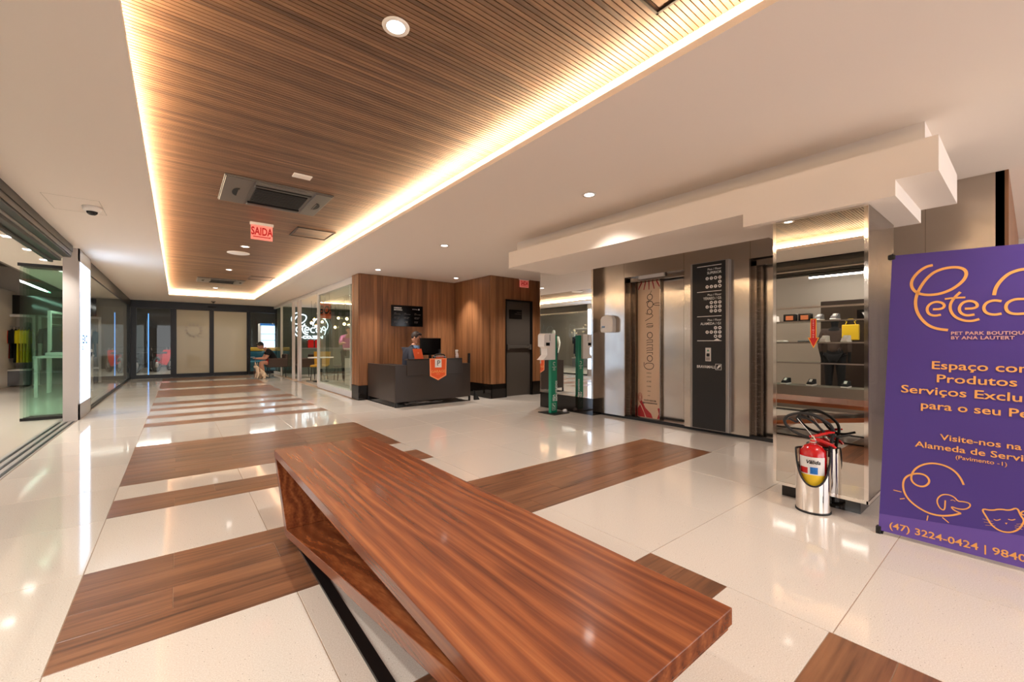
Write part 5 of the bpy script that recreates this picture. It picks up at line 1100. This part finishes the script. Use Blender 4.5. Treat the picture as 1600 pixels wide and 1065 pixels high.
struct('wall_cafe_back', MB().box(2.98, 9, 18.0, 18.1, 0, H), 'cafe_wall')
struct('wall_cafe_right', MB().box(7.5, 7.6, 8.7, 18, 0, H), 'plaster_grey')
struct('wall_cafe_front', MB().box(3.05, 7.5, 8.75, 8.85, 0, H), 'plaster_grey')
# vertical planted wall slats
for k_ in range(9): tag(obj('curtain_slat', MB().box(4.9+k_*.28, 5.0+k_*.28, 17.8, 17.9, .0, 2.45), 'cloth_grey'), ['first', 'second', 'third', 'fourth', 'fifth', 'sixth', 'seventh', 'eighth', 'ninth'][k_]+' tall grey screen slat at the cafe back, counted from the corridor', 'slat', 'screen slats at the cafe back')
# neon script sign, built again for its reflection
def neon_sign(x_, z_, s, label, sub=True, y_=17.98):
    t = thing('neon_sign', label, 'neon sign', (x_, y_, z_))
    src = [[(.2175, 1.6035), (.1901, 1.5991), (.1577, 1.574), (.1298, 1.5311), (.1246, 1.4917), (.138, 1.4571), (.1642, 1.4348), (.2058, 1.4244), (.255, 1.4294), (.3026, 1.4532), (.3404, 1.4928), (.3547, 1.5314), (.3461, 1.5606), (.3187, 1.577), (.2799, 1.5795), (.2448, 1.5717), (.2135, 1.5533), (.1841, 1.5146), (.1591, 1.4615), (.1457, 1.4101), (.1463, 1.3574), (.1611, 1.3041), (.1941, 1.2507), (.2349, 1.2238), (.2832, 1.2149)],
           [(.2203, 1.3394), (.2559, 1.3384), (.2698, 1.3552), (.2599, 1.3749), (.2333, 1.3847), (.2064, 1.3726), (.1939, 1.3444), (.2025, 1.3116), (.2274, 1.2993), (.254, 1.3055)],
           [(.3303, 1.4316), (.3073, 1.4025), (.2905, 1.3663), (.2908, 1.3286), (.3082, 1.2901), (.342, 1.2668), (.3749, 1.2624)], [(.2685, 1.3964), (.303, 1.3998), (.3494, 1.3988)],
           [(.3477, 1.3342), (.3846, 1.3336), (.3978, 1.3491), (.3864, 1.3712), (.3619, 1.3793), (.3371, 1.3689), (.3247, 1.3388), (.3312, 1.3105), (.3542, 1.2939), (.3848, 1.2995)],
           [(.4822, 1.3665), (.4535, 1.3748), (.4263, 1.362), (.4166, 1.3327), (.4266, 1.305), (.4538, 1.2934), (.4824, 1.2988)],
           [(.585, 1.37), (.55, 1.3744), (.5129, 1.359), (.5055, 1.3332), (.513, 1.3064), (.5352, 1.2935), (.57, 1.30), (.59, 1.335), (.59, 1.37), (.59, 1.295)],
           [(.4553, 1.4015), (.461, 1.4426), (.48, 1.4821), (.5063, 1.5143), (.5558, 1.5379), (.62, 1.53), (.66, 1.50), (.69, 1.45), (.70, 1.40), (.67, 1.34), (.62, 1.33), (.60, 1.36), (.62, 1.40), (.65, 1.38), (.66, 1.32), (.64, 1.26)]]
    for l_ in src:
        pts = smooth_path([((a-.41)*s, 0, (b_-1.4)*s*1.05) for a, b_ in l_], 2); obj('tube', MB().tube(pts, .016, 6), 'neon', t)
    if sub: text('lettering', 'CO.ZEN', .11, 'neon', t, (.1, -.02, -.50), (1, 0, 0), (0, 0, 1), 'CENTER', bold=.006, sx=1.3, depth=.01)
    return t
neon_sign(4.12, 1.86, 2.35, 'large white neon script sign at the cafe back, left one with a line of capitals below')
neon_sign(6.55, 1.86, 2.35, 'copy of the white neon script standing in for its reflection, cut by the door frame', False, 17.78)  # second set of tubes stands in for the sign mirrored in the glass
t = thing('hanging_placard', 'orange placard with black brush letters hanging in the cafe entrance', 'sign', (3.24, 12.45, 1.86))
obj('board', MB().box(-.16, .16, -.01, .01, 0, .48, .01), 'orange', t); text('lettering', 'BO!', .22, 'screen_black', t, (0, -.012, .14), (1, 0, 0), (0, 0, 1), 'CENTER', bold=.010, shear=.2, sx=.6); obj('cord', MB().cyl((-.12, 0, .47), (-.12, 0, .73), .004, 5).cyl((.12, 0, .47), (.12, 0, .73), .004, 5), 'black_metal', t)
# pendants
rr = random.Random(5)
for k_ in range(18):
    x_, y_, z_ = rr.uniform(3.5, 5.0), rr.uniform(12.8, 16.2), rr.uniform(1.7, 2.15)
    t = thing('pendant_bulb', 'glowing globe bulb on a '+('long' if z_ < 1.85 else 'medium' if z_ < 2.0 else 'short')+' cord hanging in the '+('front' if y_ < 14 else 'middle' if y_ < 15.1 else 'back')+' of the cafe', 'lamp', (x_, y_, z_), group='cafe pendant bulbs')
    obj('bulb', MB().ball((0, 0, 0), .045, 10, 7), 'bulb', t); obj('cord', MB().cyl((0, 0, .04), (0, 0, H-z_), .004, 5), 'black_metal', t); obj('socket', MB().cyl((0, 0, .035), (0, 0, .08), .016, 8), 'mustard', t)
for k_, (x_, y_) in enumerate(((4.0, 10.3), (5.8, 10.3), (4.0, 12.6), (5.8, 13.0), (4.2, 15.5), (6, 16))): downlight(x_, y_, H, 'added cafe ceiling downlight '+['nearest the first glass panel', 'over the near end of the counter', 'over the entrance table', 'over the far end of the counter', 'over the far round table', 'before the neon sign'][k_], 'added cafe ceiling downlights', e=SPOT_W*1.1)  # spots added to brighten the cafe interior
# counter, tables, chairs
t = thing('cafe_counter', 'glass-topped cafe counter with pale front behind the shopfront glass', 'counter', (4.0, 11.2, 0)); obj('body', MB().box(-.3, .3, -.9, 1.0, 0, .75, .01), 'white_paint', t); obj('glass_case', MB().box(-.3, .3, -.9, 1.0, .75, 1.0, .004), 'glass_green', t); obj('top', MB().box(-.32, .32, -.92, 1.02, 1.0, 1.03, .004), 'white_paint', t)
def ctable(loc, label):
    t = thing('cafe_table', label, 'table', loc); obj('tabletop', MB().lathe([(0, .72), (.36, .72), (.36, .75), (0, .75)], seg=24, cap=False), 'white_paint', t); obj('pedestal', MB().cyl((0, 0, .02), (0, 0, .72), .03, 10), 'black_metal', t); obj('foot', MB().lathe([(0, 0), (.22, 0), (.22, .02), (0, .02)], seg=20, cap=False), 'black_metal', t)
def cchair(loc, rz, label, m):
    t = thing('cafe_chair', label, 'chair', loc, rz); obj('seat', MB().box(-.22, .22, -.22, .22, .42, .48, .02), m, t)
    obj('backrest', MB().prism([(-.22, .46), (.22, .46), (.26, .9), (-.26, .9)], (.2, 0, 0), (0, 1, 0), (.12, 0, 1), (.05, 0, 0)), m, t)
    for a_ in (-1, 1):
        for b_ in (-1, 1): obj('leg', MB().cyl((a_*.2, b_*.2, 0), (a_*.17, b_*.17, .43), .012, 8), 'black_metal', t)
ctable((3.42, 13.6, 0), 'round white cafe table just inside the entrance'); cchair((3.55, 14.3, 0), math.radians(60), 'mustard cafe chair at the entrance table', 'mustard'); cchair((4.1, 13.75, 0), 0, 'dark cafe chair right of the entrance table', 'cloth_brown')
ctable((5.6, 10.6, 0), 'round white cafe table right of the counter'); cchair((5.6, 11.3, 0), math.radians(80), 'grey cafe chair beyond the table right of the counter', 'cloth_grey'); cchair((6.2, 10.3, 0), math.radians(-30), 'brown cafe chair right of the table by the counter', 'cloth_brown')
ctable((4.9, 15.3, 0), 'round white cafe table behind the waiting chairs')
for k_, (x_, z_) in enumerate(((3.62, .75), (3.5, .75))): tag(obj('menu_box', MB().box(x_+.35, x_+.43, 14.55, 14.65, 1.0, 1.32, .006), 'red'), ['left', 'right'][k_]+' red box on the cafe shelf below the neon sign', 'box', 'red boxes in the cafe') if False else None
t = thing('cafe_shelf', 'low shelf with red boxes below the neon sign', 'shelf', (4.5, 17.3, 0)); obj('top', MB().box(-.9, .9, -.2, .2, .96, 1.0), 'cloth_grey', t); obj('body', MB().box(-.88, .88, -.18, .18, 0, .96), 'cafe_wall', t)
for k_, x_ in enumerate((3.86, 4.11)): tag(obj('red_box', MB().box(x_, x_+.2, 17.15, 17.35, 1.0, 1.3, .01), 'red_paint'), ['left', 'right'][k_]+' red box on the low cafe shelf under the neon sign', 'box', 'red boxes on the cafe shelf')
# cafe worker in pink
t = thing('person', 'standing cafe worker in a pink top leaning towards the cafe counter', 'person', (3.98, 12.8, 0), rz=math.radians(-100))
j = {'pel': (-.15, 0, .92, (.14, .11)), 'bel': (-.08, 0, 1.08, (.12, .1)), 'che': (.03, 0, 1.28, (.15, .11)), 'nk': (.13, 0, 1.42, .05), 'nt': (.17, 0, 1.47, .05),
     'hl': (-.13, -.1, .86, .09), 'kl': (-.10, -.1, .48, .06), 'al': (-.15, -.1, .09, .04), 'tl': (-.02, -.1, .04, .035), 'hr': (-.13, .1, .86, .09), 'kr': (-.10, .1, .48, .06), 'ar': (-.15, .1, .09, .04), 'tr': (-.02, .1, .04, .035),
     'sl': (.04, -.18, 1.34, .055), 'el': (.16, -.24, 1.14, .042), 'wl': (.30, -.16, 1.18, .03), 'sr': (.04, .18, 1.34, .055), 'er': (.16, .24, 1.14, .042), 'wr': (.30, .16, 1.18, .03)}
e3 = list(ed[:18]); hand(j, e3, 'wl', j['wl'][:3], (1, .2, 0), (0, 1, 0)); hand(j, e3, 'wr', j['wr'][:3], (1, -.2, 0), (0, -1, 0)); paint(skin('body', j, e3, 'skin', t), j, {'cloth_pink': ('bel', 'che', 'sl', 'sr'), 'cloth_black': ('pel', 'hl', 'hr', 'kl', 'kr', 'al', 'ar', 'tl', 'tr')})
J = {k: (*j[k][:3], tuple(x*1.15 for x in j[k][3]) if isinstance(j[k][3], tuple) else j[k][3]*1.3) for k in ('pel', 'bel', 'che', 'nk', 'sl', 'el', 'sr', 'er')}
skin('pink_top', J, [('pel', 'bel'), ('bel', 'che'), ('che', 'nk'), ('che', 'sl'), ('sl', 'el'), ('che', 'sr'), ('sr', 'er')], 'cloth_pink', t)
J = {'p': (-.14, 0, .90, .13), **{k: (*j[k][:3], j[k][3]*1.2) for k in ('hl', 'kl', 'al', 'hr', 'kr', 'ar')}}
skin('trousers', J, [('p', 'hl'), ('hl', 'kl'), ('kl', 'al'), ('p', 'hr'), ('hr', 'kr'), ('kr', 'ar')], 'cloth_black', t)
head_mb((.22, 0, 1.57), 0, .4, 'hair', t, hair_len=1)
